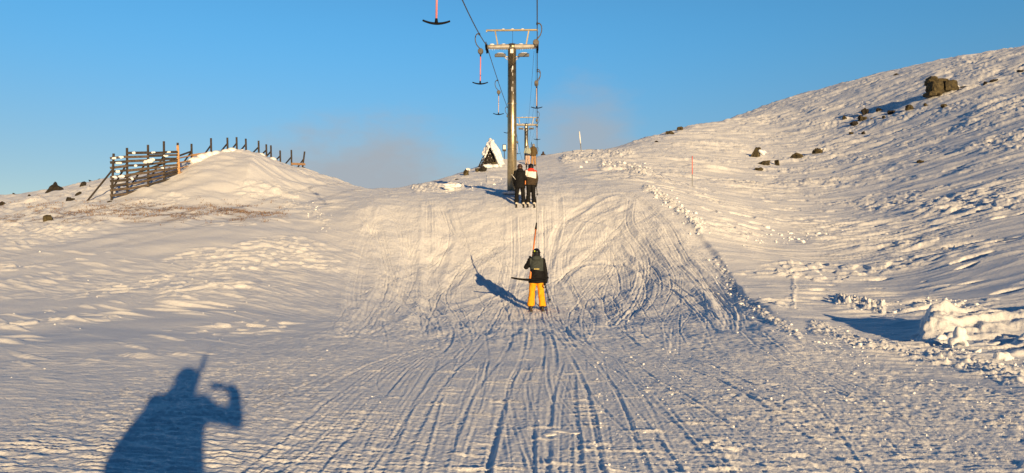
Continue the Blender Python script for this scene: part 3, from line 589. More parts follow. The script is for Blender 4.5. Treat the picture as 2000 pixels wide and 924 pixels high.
# ------------------------------------------------------------------ lift: pylons
def pylon(Y, ubase, vtop, label, sign):
    g = at_ground(ubase, Y); cx = Y * 50 / F - GA / 2
    zt = rope_z(Y) - 0.16; h = zt - g.z
    root = empty('lift_pylon', (cx, Y, g.z), label, 'ski lift pylon', 'pylons of the ski lift', rz=-math.atan(50 / F))
    mb = MB(); mb.tube([(0, 0, -0.6), (0, 0, h * 0.5), (0, 0, h - 0.02)], [0.225, 0.215, 0.20], 40)
    pole = mb.build('pole', STEEL, root, True)
    for zz in (h * 0.30, h * 0.62):
        mb = MB(); mb.tube([(0, 0, zz - 0.025), (0, 0, zz + 0.025)], 0.222, 40); mb.build('weld_collar', STEEL, pole, True)
    mb = MB(); r = random.Random(3)
    for zz in (h * 0.42, h * 0.60, h * 0.72, h * 0.83):  # pale blobs: frost, the lowest group drawn in place of steel highlights
        for k in range(5):
            an = math.radians(-90 + r.gauss(16, 9)); z2 = zz + r.uniform(-0.3, 0.3)
            mb.ball((0.214 * math.cos(an), 0.214 * math.sin(an), z2), (0.012, 0.010, r.uniform(0.04, 0.12)), 6)
    mb.build('frost_and_glints', FROST, pole, True)['kind'] = 'stuff'
    mb = MB(); mb.tube([(0, 0, h - 0.03), (0, 0, h + 0.22)], 0.205, 32); mb.ball((0, 0, h + 0.21), (0.2, 0.2, 0.05), 20); mb.build('pole_cap', STEEL, root, True)
    # main crossbeam, deeper at the middle, rounded ends
    mb = MB(); n = 12
    prof = [(-1.19, 0.085), (-1.05, 0.10), (-0.3, 0.13), (0.3, 0.13), (1.05, 0.10), (1.19, 0.085)]
    rr = []
    for x, q in prof:
        rr.append([mb.bm.verts.new((x, -0.04 + 0.13 * math.cos(k * 2 * math.pi / n), h + 0.10 + q * math.sin(k * 2 * math.pi / n))) for k in range(n)])
    for a, b in zip(rr[:-1], rr[1:]):
        for k in range(n): mb.bm.faces.new((a[k], a[(k + 1) % n], b[(k + 1) % n], b[k]))
    mb.bm.faces.new(rr[0][::-1]); mb.bm.faces.new(rr[-1])
    mb.build('crossbeam', STEELP, root, True)
    mb = MB(); mb.box((0, 0, h + 0.91), (2.46, 0.10, 0.075), bev=0.01); rail = mb.build('upper_rail', STEEL, root)
    for s in (-1, 1):
        mb = MB(); mb.bar((s * 0.80, 0, h + 0.87), (s * 0.67, 0, h + 0.17), 0.075, 0.06); mb.build('strut', STEEL, root)
        mb = MB(); mb.bar((s * 1.21, 0, h + 0.83), (s * 1.21, 0, h + 0.94), 0.05, 0.08); mb.build('rail_end', STEELP, rail)
        # sheave assembly
        mb = MB(); mb.box((s * 1.24, 0, h + 0.08), (0.05, 0.62, 0.16), bev=0.015); mb.bar((s * 1.24, 0, h + 0.1), (s * 1.24, 0, h + 0.36), 0.05, 0.06)
        sh = mb.build('sheave_bracket', BLACKM, root)
        for dy in (-0.3, 0.3):
            mb = MB(); mb.tube([(s * 1.2 - 0.045, dy, h + 0.03), (s * 1.2 - 0.03, dy, h + 0.03), (s * 1.2, dy, h + 0.03), (s * 1.2 + 0.03, dy, h + 0.03), (s * 1.2 + 0.045, dy, h + 0.03)], [0.15, 0.15, 0.115, 0.15, 0.15], 20)
            mb.build('sheave_wheel', DARK, sh)
        # floodlight on a short arm
        mb = MB(); mb.bar((s * 0.18, 0, h - 0.38), (s * 0.42, 0, h - 0.34), 0.05, 0.05); mb.bar((s * 0.20, 0, h - 0.52), (s * 0.36, 0, h - 0.38), 0.03, 0.03)
        br = mb.build('lamp_arm', STEELP, root)
        R_ = Matrix.Rotation(math.radians(24), 3, 'X')
        mb = MB(); mb.box((s * 0.56, -0.02, h - 0.30), (0.52, 0.34, 0.13), R_, 0.035); mb.box((s * 0.56, 0.02, h - 0.22), (0.34, 0.2, 0.05), R_, 0.015); fl = mb.build('floodlight', LAMPG, root)
        mb = MB(); mb.box((s * 0.56, -0.05, h - 0.37), (0.47, 0.29, 0.02), R_, 0.004); mb.build('lens', GLASS, fl)
        mb = MB(); mb.ball((s * 0.56, 0.0, h - 0.20), (0.18, 0.09, 0.02), 12); mb.build('snow_cap', SNOW2, fl, True)
    mb = MB(); mb.box((0, -0.225, h - 0.16), (0.14, 0.012, 0.20), bev=0.003); mb.build('plate', SIGNW, pole)
    mb = MB(); r = random.Random(5)
    for x in (-0.4, 0.42, -0.95): mb.ball((x, -0.03, h + 0.215), (0.09 + r.random() * 0.04, 0.08, 0.04), 12)
    for x in (-0.42, 0.02, 0.5): mb.ball((x, 0, h + 0.955), (0.08, 0.05, 0.035), 12)
    mb.build('snow_clumps', SNOW2, root, True)['kind'] = 'stuff'
    mb = MB(); mb.tube([(0.03, 0, h + 0.2), (0.03, 0, h + 0.88)], 0.008, 6); mb.build('drop_wire', CABLE, root)
    mb = MB()
    for x in np.linspace(-1.1, 1.1, 26): mb.tube([(x + r.uniform(-.03, .03), -0.06, h + 0.005), (x, -0.06, h - r.uniform(0.03, 0.09))], [0.009, 0.002], 5)
    mb.build('icicles', FROST, root, True)['kind'] = 'stuff'
    mb = MB()
    for k in range(7):
        a2 = k * 0.9; mb.ball((0.26 * math.cos(a2), 0.26 * math.sin(a2), 0.02), (0.24, 0.22, 0.07 + 0.02 * math.sin(k * 3)), 12)
    mb.build('snow_skirt', SNOW2, root, True)
    return root
pylon(36, 995, 85, 'tall near lift pylon with two floodlights, standing just behind the black clad pair of skiers', True)
pylon(82, 1030, 240, 'small far lift pylon whose foot hides behind the snow crest', True)

# ------------------------------------------------------------------ lift: hangers with T bars
def tbar_mesh(mb, c, w=0.32, th=0.028, tilt=0.0):
    pts = []
    for k in range(13):
        x = -w + 2 * w * k / 12; pts.append(Vector(c) + Vector((x * math.cos(tilt), 0, x * math.sin(tilt) + 0.07 * (x / w) ** 2)))
    mb.tube(pts, [th * (0.8 + 0.35 * (1 - abs(k - 6) / 6)) for k in range(13)], 8); return mb
def hanger(Y, left, label, stem=True, stemmat=PINK, turn=0.0, length=1.22):
    root = empty('lift_hanger', rope_pt(Y, left), label, 'lift hanger', 'T bar hangers on the lift ropes', rz=turn); s = -1 if left else 1
    mb = MB(); pts = [(0, 0, 0.02), (s * 0.09, 0, 0.01), (s * 0.15, 0, -0.06), (s * 0.175, 0, -0.18), (s * 0.165, 0, -0.30), (s * 0.11, 0, -0.45), (s * 0.02, 0, -0.56), (s * -0.04, 0, -0.62)]
    mb.tube(pts, [0.03, 0.026, 0.022, 0.02, 0.02, 0.02, 0.022, 0.026], 8); hk = mb.build('hook', SPRING, root, True)
    mb = MB(); mb.box((0, 0, 0.0), (0.07, 0.14, 0.07), bev=0.012); mb.build('rope_clamp', BLACKM, hk)
    bx = s * -0.05
    mb = MB(); mb.tube([(bx, -0.075, -0.72), (bx, -0.06, -0.72), (bx, 0.06, -0.72), (bx, 0.075, -0.72)], [0.10, 0.115, 0.115, 0.10], 20); mb.box((bx, 0, -0.80), (0.09, 0.10, 0.14), bev=0.02); mb.build('spring_box', SPRING, root)
    if stem:
        z0 = -0.87; z1 = z0 - length
        mb = MB(); mb.tube([(bx, 0, z0), (bx, 0, z0 - 0.09)], [0.03, 0.022], 8); mb.build('rubber_stop', DARK, root, True)
        mb = MB(); mb.tube([(bx, 0, z0 - 0.08), (bx + 0.012 * s, 0, z1 + 0.05)], 0.024, 8); mb.build('stem', stemmat, root, True)
        mb = MB(); tbar_mesh(mb, (bx + 0.012 * s, 0, z1)); mb.tube([(bx + 0.012 * s, 0, z1 + 0.12), (bx + 0.012 * s, 0, z1)], [0.03, 0.045], 8); mb.build('cross_bar', DARK, root, True)
    return root
hanger(17.7, True, 'nearest empty hanger, its dark T bar dipping in from the top edge of the picture', True, PINK, 0.1)
hanger(31.4, True, 'empty pink stemmed T bar hanging just left of the near pylon beam', True, PINK)
hanger(46.2, True, 'empty pale stemmed T bar below the left end of the near pylon beam', True, PALEPINK)
hanger(60.8, True, 'empty T bar on the return rope mostly behind the near pylon pole', True, PALEPINK)
hanger(89.5, True, 'small empty T bar on the return rope between the two pylon poles', True, PALEPINK)
hanger(28.6, False, 'dark hook and spring box above the right end of the near pylon beam', False)
hanger(42.4, False, 'hook just below the near pylon beam whose cord pulls the black clad pair', False)
hanger(43.0, False, 'empty pink stemmed T bar dangling on the pulling rope right of the near pylon pole', True, PALEPINK)
hanger(71.0, False, 'small empty T bar on the pulling rope beside the far pylon beam', True, PALEPINK, 0.15)
hanger(65.0, False, 'small hook on the pulling rope above the couple in brown and sage', False)
hanger(100.0, False, 'tiny hook on the pulling rope beyond the far pylon', False)

# ------------------------------------------------------------------ people
def ski(parent_loc, length, mtl, label, rz=0.0, pitch=0.0, group='skis of the lift riders'):
    o = bpy.data.objects.new('ski', None); COL.objects.link(o); o.location = parent_loc; o.rotation_euler = (pitch, 0, rz); o.empty_display_size = 0.2
    tag(o, label, 'ski', group)
    mb = MB(); n = 26; t = 0.011; prev = None
    for k in range(n):
        y = -0.44 * length + length * k / (n - 1); q = y / (0.56 * length) if y > 0 else -y / (0.44 * length)
        w = 0.033 + 0.014 * q ** 2; w *= 1 if q < 0.93 else (0.75 if q < 0.99 else 0.3)
        z = 0.012 + (0.12 * max(0, (y - 0.40 * length) / (0.16 * length)) ** 2 if y > 0 else 0.02 * max(0, (-y - 0.36 * length) / (0.08 * length)) ** 2)
        cur = [mb.bm.verts.new((sx * w, y, z + sz * t / 2)) for sx, sz in ((-1, -1), (1, -1), (1, 1), (-1, 1))]
        if prev:
            for j in range(4): mb.bm.faces.new((prev[j], prev[(j + 1) % 4], cur[(j + 1) % 4], cur[j]))
        else: mb.bm.faces.new(cur[::-1])
        prev = cur
    mb.bm.faces.new(prev); mb.build('board', mtl, o)
    mb = MB(); mb.box((0, 0.15, 0.035), (0.06, 0.10, 0.035), bev=0.008); mb.build('toe_binding', BLACKM, o)
    mb = MB(); mb.box((0, -0.17, 0.04), (0.06, 0.12, 0.045), bev=0.008); mb.build('heel_binding', BLACKM, o)
    return o

def person(loc, H_, label, joints=None, c=None, rz=0.0, lean=0.0, group=None, gear=True, pants_w=1.0, coat=0.0, name='person', bulk=1.0):
    """joints in metres for a 1.75 m person; x right, y forward (away from the photographer), z up"""
    k = H_ / 1.75
    J = dict(hipL=(-0.095, 0.0, 0.90), hipR=(0.095, 0.0, 0.90), kneeL=(-0.13, 0.06, 0.50), kneeR=(0.13, 0.06, 0.50), ankL=(-0.15, -0.03, 0.11), ankR=(0.15, -0.03, 0.11),
             toeL=(-0.155, 0.15, 0.07), toeR=(0.155, 0.15, 0.07), shL=(-0.185, 0.0, 1.41), shR=(0.185, 0.0, 1.41), elL=(-0.26, 0.06, 1.13), elR=(0.26, 0.06, 1.13), wrL=(-0.2, 0.22, 0.98), wrR=(0.2, 0.22, 0.98),
             pel=(0, 0, 0.95), waist=(0, 0.0, 1.08), chest=(0, 0.0, 1.28), neck=(0, 0.0, 1.47), head=(0, 0.025, 1.615), hdL=None, hdR=None)
    J.update(joints or {})
    root = empty(name, loc, label, 'person', group, rz); root.rotation_euler = (lean, 0, rz); root.scale = (k, k, k)
    V = {a: Vector(b) for a, b in J.items() if b is not None}
    c = c or {}
    # hands: where each one lies, and its fingers
    def hand(mb, wr, el, side, grow=1.0, grip=None):
        d = (wr - el).normalized(); f = V.get('hd' + side); d2 = (f - wr).normalized() if f else d
        x = d2.orthogonal().normalized() if abs(d2.z) > 0.9 else d2.cross(Vector((0, 0, 1))).normalized(); nrm = x.cross(d2)
        s = -1 if side == 'L' else 1
        pal = wr + d2 * 0.055; mb.capsule(wr, pal, 0.030 * grow, 0.038 * grow)
        ln = (0.062, 0.072, 0.068, 0.052)
        for q in range(4):
            b0 = wr + d2 * 0.075 + x * (0.03 - 0.02 * q); b1 = b0 + d2 * ln[q] * 0.45 - nrm * 0.008; b2 = b1 + d2 * ln[q] * 0.25 - nrm * ln[q] * 0.42; b3 = b2 - d2 * ln[q] * 0.30 - nrm * ln[q] * 0.28
            mb.limb([b0, b1, b2, b3], [0.0125 * grow, 0.012 * grow, 0.011 * grow, 0.010 * grow])
        t0 = wr + d2 * 0.03 + x * 0.03; t1 = t0 + d2 * 0.03 + x * 0.025 - nrm * 0.012; t2 = t1 + d2 * 0.025 - nrm * 0.025; mb.limb([t0, t1, t2], [0.016 * grow, 0.0145 * grow, 0.012 * grow])
    # one continuous body
    mb = MB()
    mb.capsule(V['pel'] + Vector((-0.07, 0, 0)), V['pel'] + Vector((0.07, 0, 0)), 0.10, 0.10); mb.limb([V['pel'], V['waist'], V['chest']], [0.12, 0.11, 0.125]); mb.capsule(V['shL'] * 0.8 + V['chest'] * 0.2, V['shR'] * 0.8 + V['chest'] * 0.2, 0.07, 0.07)
    mb.limb([V['chest'], V['neck'], V['head']], [0.10, 0.052, 0.06])
    hd = V['head']; mb.ball(hd + Vector((0, -0.005, 0.02)), (0.074, 0.092, 0.098), 20); mb.ball(hd + Vector((0, 0.02, -0.045)), (0.055, 0.065, 0.06), 16); mb.capsule(hd + Vector((0, 0.085, 0.015)), hd + Vector((0, 0.105, -0.022)), 0.011, 0.016)
    for s in (-1, 1): mb.ball(hd + Vector((s * 0.076, -0.005, -0.005)), (0.014, 0.026, 0.034), 10)
    for sd in 'LR':
        mb.limb([V['hip' + sd], V['knee' + sd], V['ank' + sd]], [0.088, 0.055, 0.04]); mb.limb([V['ank' + sd], V['toe' + sd]], [0.042, 0.03])
        mb.limb([V['sh' + sd], V['el' + sd], V['wr' + sd]], [0.058, 0.042, 0.028]); hand(mb, V['wr' + sd], V['el' + sd], sd)
    mb.fused('body', SKIN, root, 0.0125, 3)
    for s in (-1, 1): e = MB(); e.ball(hd + Vector((s * 0.032, 0.082, 0.02)), 0.012, 10); e.build('eye', WHITEC, root, True)
    e = MB(); e.capsule(hd + Vector((-0.024, 0.083, -0.055)), hd + Vector((0.024, 0.083, -0.055)), 0.007, 0.007); e.build('mouth', REDC, root, True)
    # trousers
    w = pants_w; mb = MB(); mb.capsule(V['pel'] + Vector((-0.07, -0.01, -0.02)), V['pel'] + Vector((0.07, -0.01, -0.02)), 0.125, 0.125); mb.limb([V['pel'], V['waist']], [0.13, 0.125])
    for sd in 'LR':
        a = V['ank' + sd] + Vector((0, 0, 0.03)); mid = (V['knee' + sd] + a) / 2
        mb.limb([V['hip' + sd], V['knee' + sd], mid + Vector((0, -0.015, 0)), a + Vector((0, 0, 0.03))], [0.112 * w, 0.088 * w, 0.092 * w, 0.098 * w]); mb.tube([a + Vector((0, 0, 0.06)), a - Vector((0, 0, 0.03))], [0.10 * w, 0.106 * w], 14)
    mb.fused('trousers', c.get('pants', BLACK), root, 0.014, 5, 0.013)
    # jacket
    mb = MB(); z0 = 0.84 - coat
    mb.loft([((0, -0.005, z0), (0.226 + coat * 0.1) * bulk, 0.158 + coat * 0.1), ((0, -0.005, z0 + 0.05), (0.228 + coat * 0.08) * bulk, 0.16 + coat * 0.08), ((0, 0, 1.0), 0.208 * bulk, 0.155), (V['waist'] + Vector((0, 0, 0.02)), 0.188 * bulk, 0.146), (V['chest'], 0.203 * bulk, 0.152), ((V['chest'].x, V['chest'].y, 1.38), 0.195, 0.14), ((V['neck'].x, V['neck'].y, 1.455), 0.12, 0.10), (V['neck'] + Vector((0, 0.0, 0.05)), 0.082, 0.082)], 28)
    for sd in 'LR':
        mb.limb([V['sh' + sd] * 0.97, V['el' + sd], V['wr' + sd]], [0.088, 0.070, 0.056]); mb.capsule(V['sh' + sd] * 0.55 + Vector((0, 0, 0.62)), V['sh' + sd], 0.075, 0.085)
    jk = mb.fused('jacket', c.get('jacket', BLACK), root, 0.014, 5, 0.010)
    # coloured panels are separate cloth faces of the same jacket
    for i, (zlo, zhi, xw, mm, back) in enumerate(c.get('panels', [])):
        jk.data.materials.append(mm)
        for p in jk.data.polygons:
            if zlo <= p.center.z + 0.03 * math.sin(p.center.x * 9) <= zhi and abs(p.center.x) <= xw and (not back or p.center.y < 0.09): p.material_index = len(jk.data.materials) - 1
    # hood folded on the shoulders
    mb = MB(); mb.ball((V['neck'].x, V['neck'].y - 0.075, 1.475), (0.135, 0.085, 0.085), 18); mb.capsule(V['neck'] + Vector((-0.075, -0.02, 0.02)), V['neck'] + Vector((0.075, -0.02, 0.02)), 0.07, 0.07); mb.fused('hood', c.get('hood', c.get('jacket', BLACK)), jk, 0.013, 4)
    # gloves
    for sd in 'LR':
        mb = MB(); hand(mb, V['wr' + sd], V['el' + sd], sd, 1.35); mb.capsule(V['wr' + sd] - (V['wr' + sd] - V['el' + sd]).normalized() * 0.07, V['wr' + sd], 0.062, 0.05); mb.fused('glove', c.get('glove', BLACK), root, 0.009, 2)
    # boots
    for sd in 'LR':
        a = V['ank' + sd]; t = V['toe' + sd]; mb = MB(); mb.limb([a + Vector((0, 0.01, 0.12)), a + Vector((0, 0.0, 0.02))], [0.062, 0.060]); mb.limb([a + Vector((0, -0.05, -0.045)), Vector((t.x, t.y - 0.02, a.z - 0.05))], [0.062, 0.052]); mb.box((a.x, (a.y + t.y) / 2 - 0.02, 0.043), (0.09, 0.30, 0.035), bev=0.01)
        bo = mb.fused('boot', c.get('boot', BOOTD), root, 0.011, 3)
        mb = MB()
        for zz in (0.08, 0.13): mb.box((a.x, a.y + 0.055, zz + 0.03), (0.11, 0.02, 0.018), bev=0.004)
        mb.build('buckles', BLACKM, bo)
    # helmet and goggles, or a cap
    mb = MB(); mb.ball(hd + Vector((0, -0.012, 0.035)), (0.112, 0.132, 0.118), 26); mb.ball(hd + Vector((0, -0.045, -0.02)), (0.10, 0.09, 0.085), 20)
    for s in (-1, 1): mb.ball(hd + Vector((s * 0.082, -0.01, -0.03)), (0.034, 0.06, 0.062), 14)
    he = mb.fused('helmet', c.get('helmet', HELM), root, 0.011, 3)
    mb = MB(); mb.ball(hd + Vector((0, 0.088, 0.018)), (0.085, 0.05, 0.045), 18); go = mb.build('goggles', GOGG, root, True)
    mb = MB(); pts = [hd + Vector((0.116 * math.cos(a), -0.012 + 0.136 * math.sin(a), 0.03)) for a in np.linspace(math.radians(150), math.radians(390), 24)]
    mb.tube(pts, 0.012, 6); mb.build('strap', c.get('strap', DARK), go, True)
    for i, (dx, dz, w_, h_, mm) in enumerate(c.get('helmet_marks', [])):  # small coloured patches set on the helmet
        an = dx; mb = MB(); cpt = hd + Vector((0.112 * math.sin(an), -0.012 - 0.131 * math.cos(an), 0.035 + dz)); nn = Vector((math.sin(an), -math.cos(an), dz * 3)).normalized()
        q = nn.to_track_quat('Y', 'Z').to_matrix(); mb.box(cpt + nn * 0.000, (w_, 0.012, h_), q, 0.003); mb.build('helmet_mark', mm, he)
    if c.get('logo'):
        mb = MB(); x0 = -0.075
        for i, wv in enumerate((0.02, 0.016, 0.022, 0.014, 0.02, 0.018, 0.02)):
            mb.box((x0 + wv / 2, -0.152, 1.165), (wv * 0.82, 0.014, 0.026 if i % 2 else 0.032), bev=0.003); x0 += wv + 0.003
        mb.build('logo', c['logo'], jk)
    return root
def stand(u, Y, H_, label, skicol, skis, stance=0.15, lean=0.0, slope=0.30, **kw):
    g = at_ground(u, Y); z = min(Hs(g.x + dx * 0.15, Y + dy) for dx in (-1, 1) for dy in (-0.1, 0.1)); k = H_ / 1.75
    p = person((g.x, Y, z + 0.01), H_, label, lean=lean, **kw)
    for s, lab in zip((-1, 1), skis):
        x = g.x + s * stance * k; a, b = Hs(x, Y - 0.5), Hs(x, Y + 0.7)
        ski((x, Y, (a * 0.58 + b * 0.42) + 0.004), 1.45 * k, skicol, lab, 0.0 + s * 0.01, math.atan2(b - a, 1.2))
    return p
# orange trousered skier
SA = dict(shL=(-0.185, 0.0, 1.41), elL=(-0.30, 0.06, 1.22), wrL=(-0.20, 0.14, 1.42), hdL=(-0.155, 0.155, 1.52), elR=(0.25, 0.0, 1.13), wrR=(0.275, -0.02, 0.88), hdR=(0.275, -0.03, 0.77), ankL=(-0.165, -0.03, 0.11), ankR=(0.165, -0.03, 0.11), toeL=(-0.17, 0.15, 0.07), toeR=(0.17, 0.15, 0.07))
pa = stand(1048, 21.5, 1.70, 'skier in bright orange trousers and black and grey hooded jacket gripping an orange lift pole', SKIT, ('ski on the left foot of the orange trousered skier', 'ski on the right foot of the orange trousered skier'), 0.165, joints=SA, pants_w=1.06, coat=0.075,
   c=dict(jacket=BLACK, panels=[(1.14, 1.7, 0.19, CHAR, False)], hood=CHAR, pants=YELLOW, helmet=HELM, helmet_marks=[(-0.55, 0.03, 0.035, 0.045, LIME), (0.05, 0.0, 0.022, 0.022, MINT)], logo=mat('pale_yellow_print', (0.75, 0.62, 0.2), 0.6, 0, 0.1)), group='lift riders')
# two riders by the pylon
pb1 = stand(1015.5, 33.5, 1.80, 'skier dressed all in black with a long jacket, left of the coral hooded skier', SKIT, ('ski on the left foot of the all black skier', 'ski on the right foot of the all black skier'), 0.15, coat=0.12, c=dict(jacket=BLACK, pants=BLACK, helmet=HELMB, boot=BOOTL), group='lift riders',
   joints=dict(elL=(-0.27, 0.02, 1.14), wrL=(-0.24, 0.14, 0.96), elR=(0.26, 0.03, 1.14), wrR=(0.2, 0.16, 1.0)))
pb2 = stand(1037, 33.5, 1.82, 'skier in black trousers with coral red hood and white upper back', SKIT, ('ski on the left foot of the coral hooded skier', 'ski on the right foot of the coral hooded skier'), 0.13, joints=dict(kneeL=(-0.10, 0.06, 0.5), kneeR=(0.10, 0.06, 0.5), ankL=(-0.13, -0.03, 0.11), ankR=(0.13, -0.03, 0.11), toeL=(-0.135, 0.15, 0.07), toeR=(0.135, 0.15, 0.07), elR=(0.25, 0.0, 1.13), wrR=(0.22, 0.06, 0.88)),
   c=dict(jacket=BROWNC, panels=[(1.16, 1.43, 0.225, WHITEC, False), (1.43, 1.8, 0.3, REDC, False)], hood=REDC, pants=BLACK, helmet=HELM, boot=BOOTL), group='lift riders')
pc1 = stand(1030.5, 59.5, 1.62, 'distant rider in pale sage jacket and beige trousers before the far pylon', SKIR, ('ski on the left foot of the rider in the sage jacket', 'ski on the right foot of the rider in the sage jacket'), 0.12, c=dict(jacket=PALEG, panels=[(0.5, 1.02, 0.5, NAVY, False)], pants=BEIGE, helmet=HELMG, boot=BOOTD), group='lift riders',
   joints=dict(kneeL=(-0.1, 0.07, 0.5), kneeR=(0.1, 0.07, 0.5), ankL=(-0.12, -0.03, 0.11), ankR=(0.12, -0.03, 0.11), toeL=(-0.12, 0.15, 0.07), toeR=(0.12, 0.15, 0.07)))
pc2 = stand(1042, 59.5, 1.74, 'distant rider in olive brown coat and tan trousers before the far pylon', SKIR, ('ski on the left foot of the rider in the olive brown coat', 'ski on the right foot of the rider in the olive brown coat'), 0.12, coat=0.06, c=dict(jacket=OLIVE, pants=TAN, helmet=HELMG, boot=BOOTD), group='lift riders',
   joints=dict(kneeL=(-0.1, 0.07, 0.5), kneeR=(0.1, 0.07, 0.5), ankL=(-0.12, -0.03, 0.11), ankR=(0.12, -0.03, 0.11), toeL=(-0.12, 0.15, 0.07), toeR=(0.12, 0.15, 0.07)))
gd = at_ground(1061, 84)
dtop = P(1060, 296, 84).z
person((gd.x, 84, min(gd.z, dtop - 1.70)), 1.70, 'person in brown whose head alone shows over the snow crest', c=dict(jacket=BROWNC, pants=BLACK, helmet=HELMB), group=None)

# T bars in use: a pole, its bar behind the riders and the cord up to the spring box
def used_tbar(box, grip, foot, label, polemat, halfw=0.45, tilt=0.0, bow=0.07):
    foot = Vector(foot); grip = Vector(grip); root = empty('used_t_bar', foot, label, 'T bar', 'T bars pulling riders')
    f0 = foot - foot
    mb = MB(); mb.tube([f0, grip - foot], [0.026, 0.022], 8); mb.build('stem', polemat, root, True)
    d = (grip - foot).normalized(); mb = MB(); mb.tube([grip - foot - d * 0.02, grip - foot + d * 0.22], [0.034, 0.018], 8); mb.build('rubber_stop', DARK, root, True)
    mb = MB(); mb.tube([grip - foot + d * 0.2, Vector(box) - foot], 0.0045, 5); mb.build('cord', CABLE, root, True)
    mb = MB(); pts = []
    for k in range(15):
        x = -halfw + 2 * halfw * k / 14; pts.append(Vector((x * math.cos(tilt), -0.02, x * math.sin(tilt) + bow * (x / halfw) ** 2)))
    mb.tube(pts, [0.030 * (0.75 + 0.45 * (1 - abs(k - 7) / 7)) for k in range(15)], 8); mb.build('cross_bar', DARK, root, True)
    return root
used_tbar(rope_pt(28.6, False, -0.05, -0.85), P(1046.5, 447, 22.3), P(1035, 546.5, 21.30), 'orange pole with dark bent T bar behind the orange trousered skier', ORANGE, 0.52, 0.0, 0.06)
b0 = at_ground(1026, 33.4)
used_tbar(rope_pt(42.4, False, -0.05, -0.85), b0 + Vector((0.06, 0.55, 1.75)), b0 + Vector((0, 0.02, 0.86)), 'T bar between the all black skier and the coral hooded one', ORANGE, 0.42)
c0 = at_ground(1036.5, 59.4)
used_tbar(rope_pt(65.0, False, -0.05, -0.85), c0 + Vector((0.06, 0.5, 1.75)), c0 + Vector((0, 0.05, 0.84)), 'T bar between the two distant riders', PALEPINK, 0.42)
def ski_pole(a, b, label, m=BLACKM):
    a = Vector(a); b = Vector(b); root = empty('ski_pole', b, label, 'ski pole'); d = (a - b)
    mb = MB(); mb.tube([(0, 0, 0), d * 0.9], [0.011, 0.014], 8); mb.build('shaft', m, root, True)
    mb = MB(); mb.tube([d * 0.88, d * 0.93, d * 1.0], [0.016, 0.021, 0.018], 8); mb.build('grip', DARK, root, True)
    mb = MB(); n = d.normalized(); mb.tube([n * 0.06, n * 0.075], [0.045, 0.04], 12); mb.build('basket', DARK, root, True)
    pts = [d * 0.98 + Vector((0.05 * math.sin(t), -0.02, 0.06 * math.cos(t) - 0.06)) for t in np.linspace(0, 2 * math.pi, 12)]
    mb = MB(); mb.tube(pts, 0.008, 6); mb.build('strap', DARK, root, True)
    return root
ski_pole(P(1063, 553, 21.45), P(1074.5, 590, 21.3), 'ski pole dangling from the right hand of the orange trousered skier')
ski_pole(P(1047, 358, 33.45), P(1050, 382, 33.3), 'ski pole dangling from the right hand of the coral hooded skier')
ski_pole(P(1008, 352, 33.45), P(999.5, 341, 33.2), 'pale ski pole sticking out on the left of the all black skier', WHITEM)

# the photographer, seen only as the long shadow at the lower left
ez = 0.0
ph = person((-0.17, -0.38, Hs(-0.17, -0.38)), 1.78, 'person filming with a raised phone, seen as the long blue shadow at lower left', coat=0.20, pants_w=1.1, bulk=1.22, c=dict(jacket=NAVY, pants=BLACK, helmet=HELM, boot=BOOTD), group=None,
   joints=dict(shR=(0.20, 0.0, 1.40), elR=(0.44, 0.10, 1.27), wrR=(0.40, 0.26, 1.46), hdR=(0.30, 0.33, 1.51), elL=(-0.30, -0.02, 1.13), wrL=(-0.31, 0.04, 0.90), shL=(-0.21, 0, 1.40)))
for s, lab in ((-1, 'ski under the left boot of the filming person'), (1, 'ski under the right boot of the filming person')):
    x = -0.17 + s * 0.153; a, b = Hs(x, -0.9), Hs(x, 0.4); ski((x, -0.38, max(Hs(x, -0.38), a * .4 + b * .6) + 0.005), 1.5, SKIT, lab, 0, math.atan2(b - a, 1.3))
root = empty('smartphone', (0.045, -0.055, CAMZ), 'dark phone held up by the filming person', 'phone')
mb = MB(); mb.box((0, 0, 0), (0.148, 0.0085, 0.072), bev=0.004); mb.build('case', BLACKM, root); mb = MB(); mb.box((0, -0.0048, 0), (0.138, 0.0015, 0.064)); mb.build('screen', GLASS, root)
gz0 = Hs(0, 0)
used_tbar(rope_pt(9.0, False, 0, -0.8), (-0.085, -0.20, 1.73), (-0.12, -0.52, gz0 + 0.86), 'T bar of the filming person, its pole the spike above the shadow head', ORANGE, 0.45)

# ------------------------------------------------------------------ snow fence
POSTS = [(222,300,386,40.0),(248,289,383,40.6),(289,283,374,41.4),(320,276,366,42.2),(347,279,352,43.0),(374,281,316,45.2),(412,270,303,46.0),(444,269,300,46.8),(462,268,299,47.6),(480,271,301,48.6),(505,275,306,49.4),(520,282,310,50.2),(529,284,314,51.0),(547,294,322,52.0),(569,293,326,53.0),(595,296,334,54.0)]
fr = empty('snow_fence', P(289, 376, 41.4), 'long weathered wooden snow fence half buried in the drift on the left', 'fence'); f0 = Vector(fr.location)
def fp(u, v, Y): return P(u, v, Y) - f0
for i, (u, vt, vb, Y) in enumerate(POSTS):
    t = fp(u, vt, Y); b = fp(u + (1 if i else -4), vb + 3, Y)
    g = Hs(*(b + f0).xy); b.z = min(b.z, g - f0.z - 0.3) if i > 4 else min(b.z, g - f0.z - 0.12)
    if i == 15: b.x -= 0.25
    mb = MB(); mb.bar(b, t, 0.10, 0.07, (0, 1, 0)); mb.build('post', OLDWOOD, fr)
    # raking brace on the far side
    if i not in (4,):
        bu = u - (58 if i == 0 else 34 if i < 5 else 20); q = at_ground(max(bu, 160), Y + (1.5 if i == 0 else 2.0)); z = t.lerp(b, 0.28 if i else 0.30)
        mb = MB(); mb.bar(q - f0 - Vector((0, 0, 0.2)), z + Vector((0, 0.07, 0)), 0.08, 0.05, (0, 1, 0)); mb.build('brace', OLDWOOD, fr)
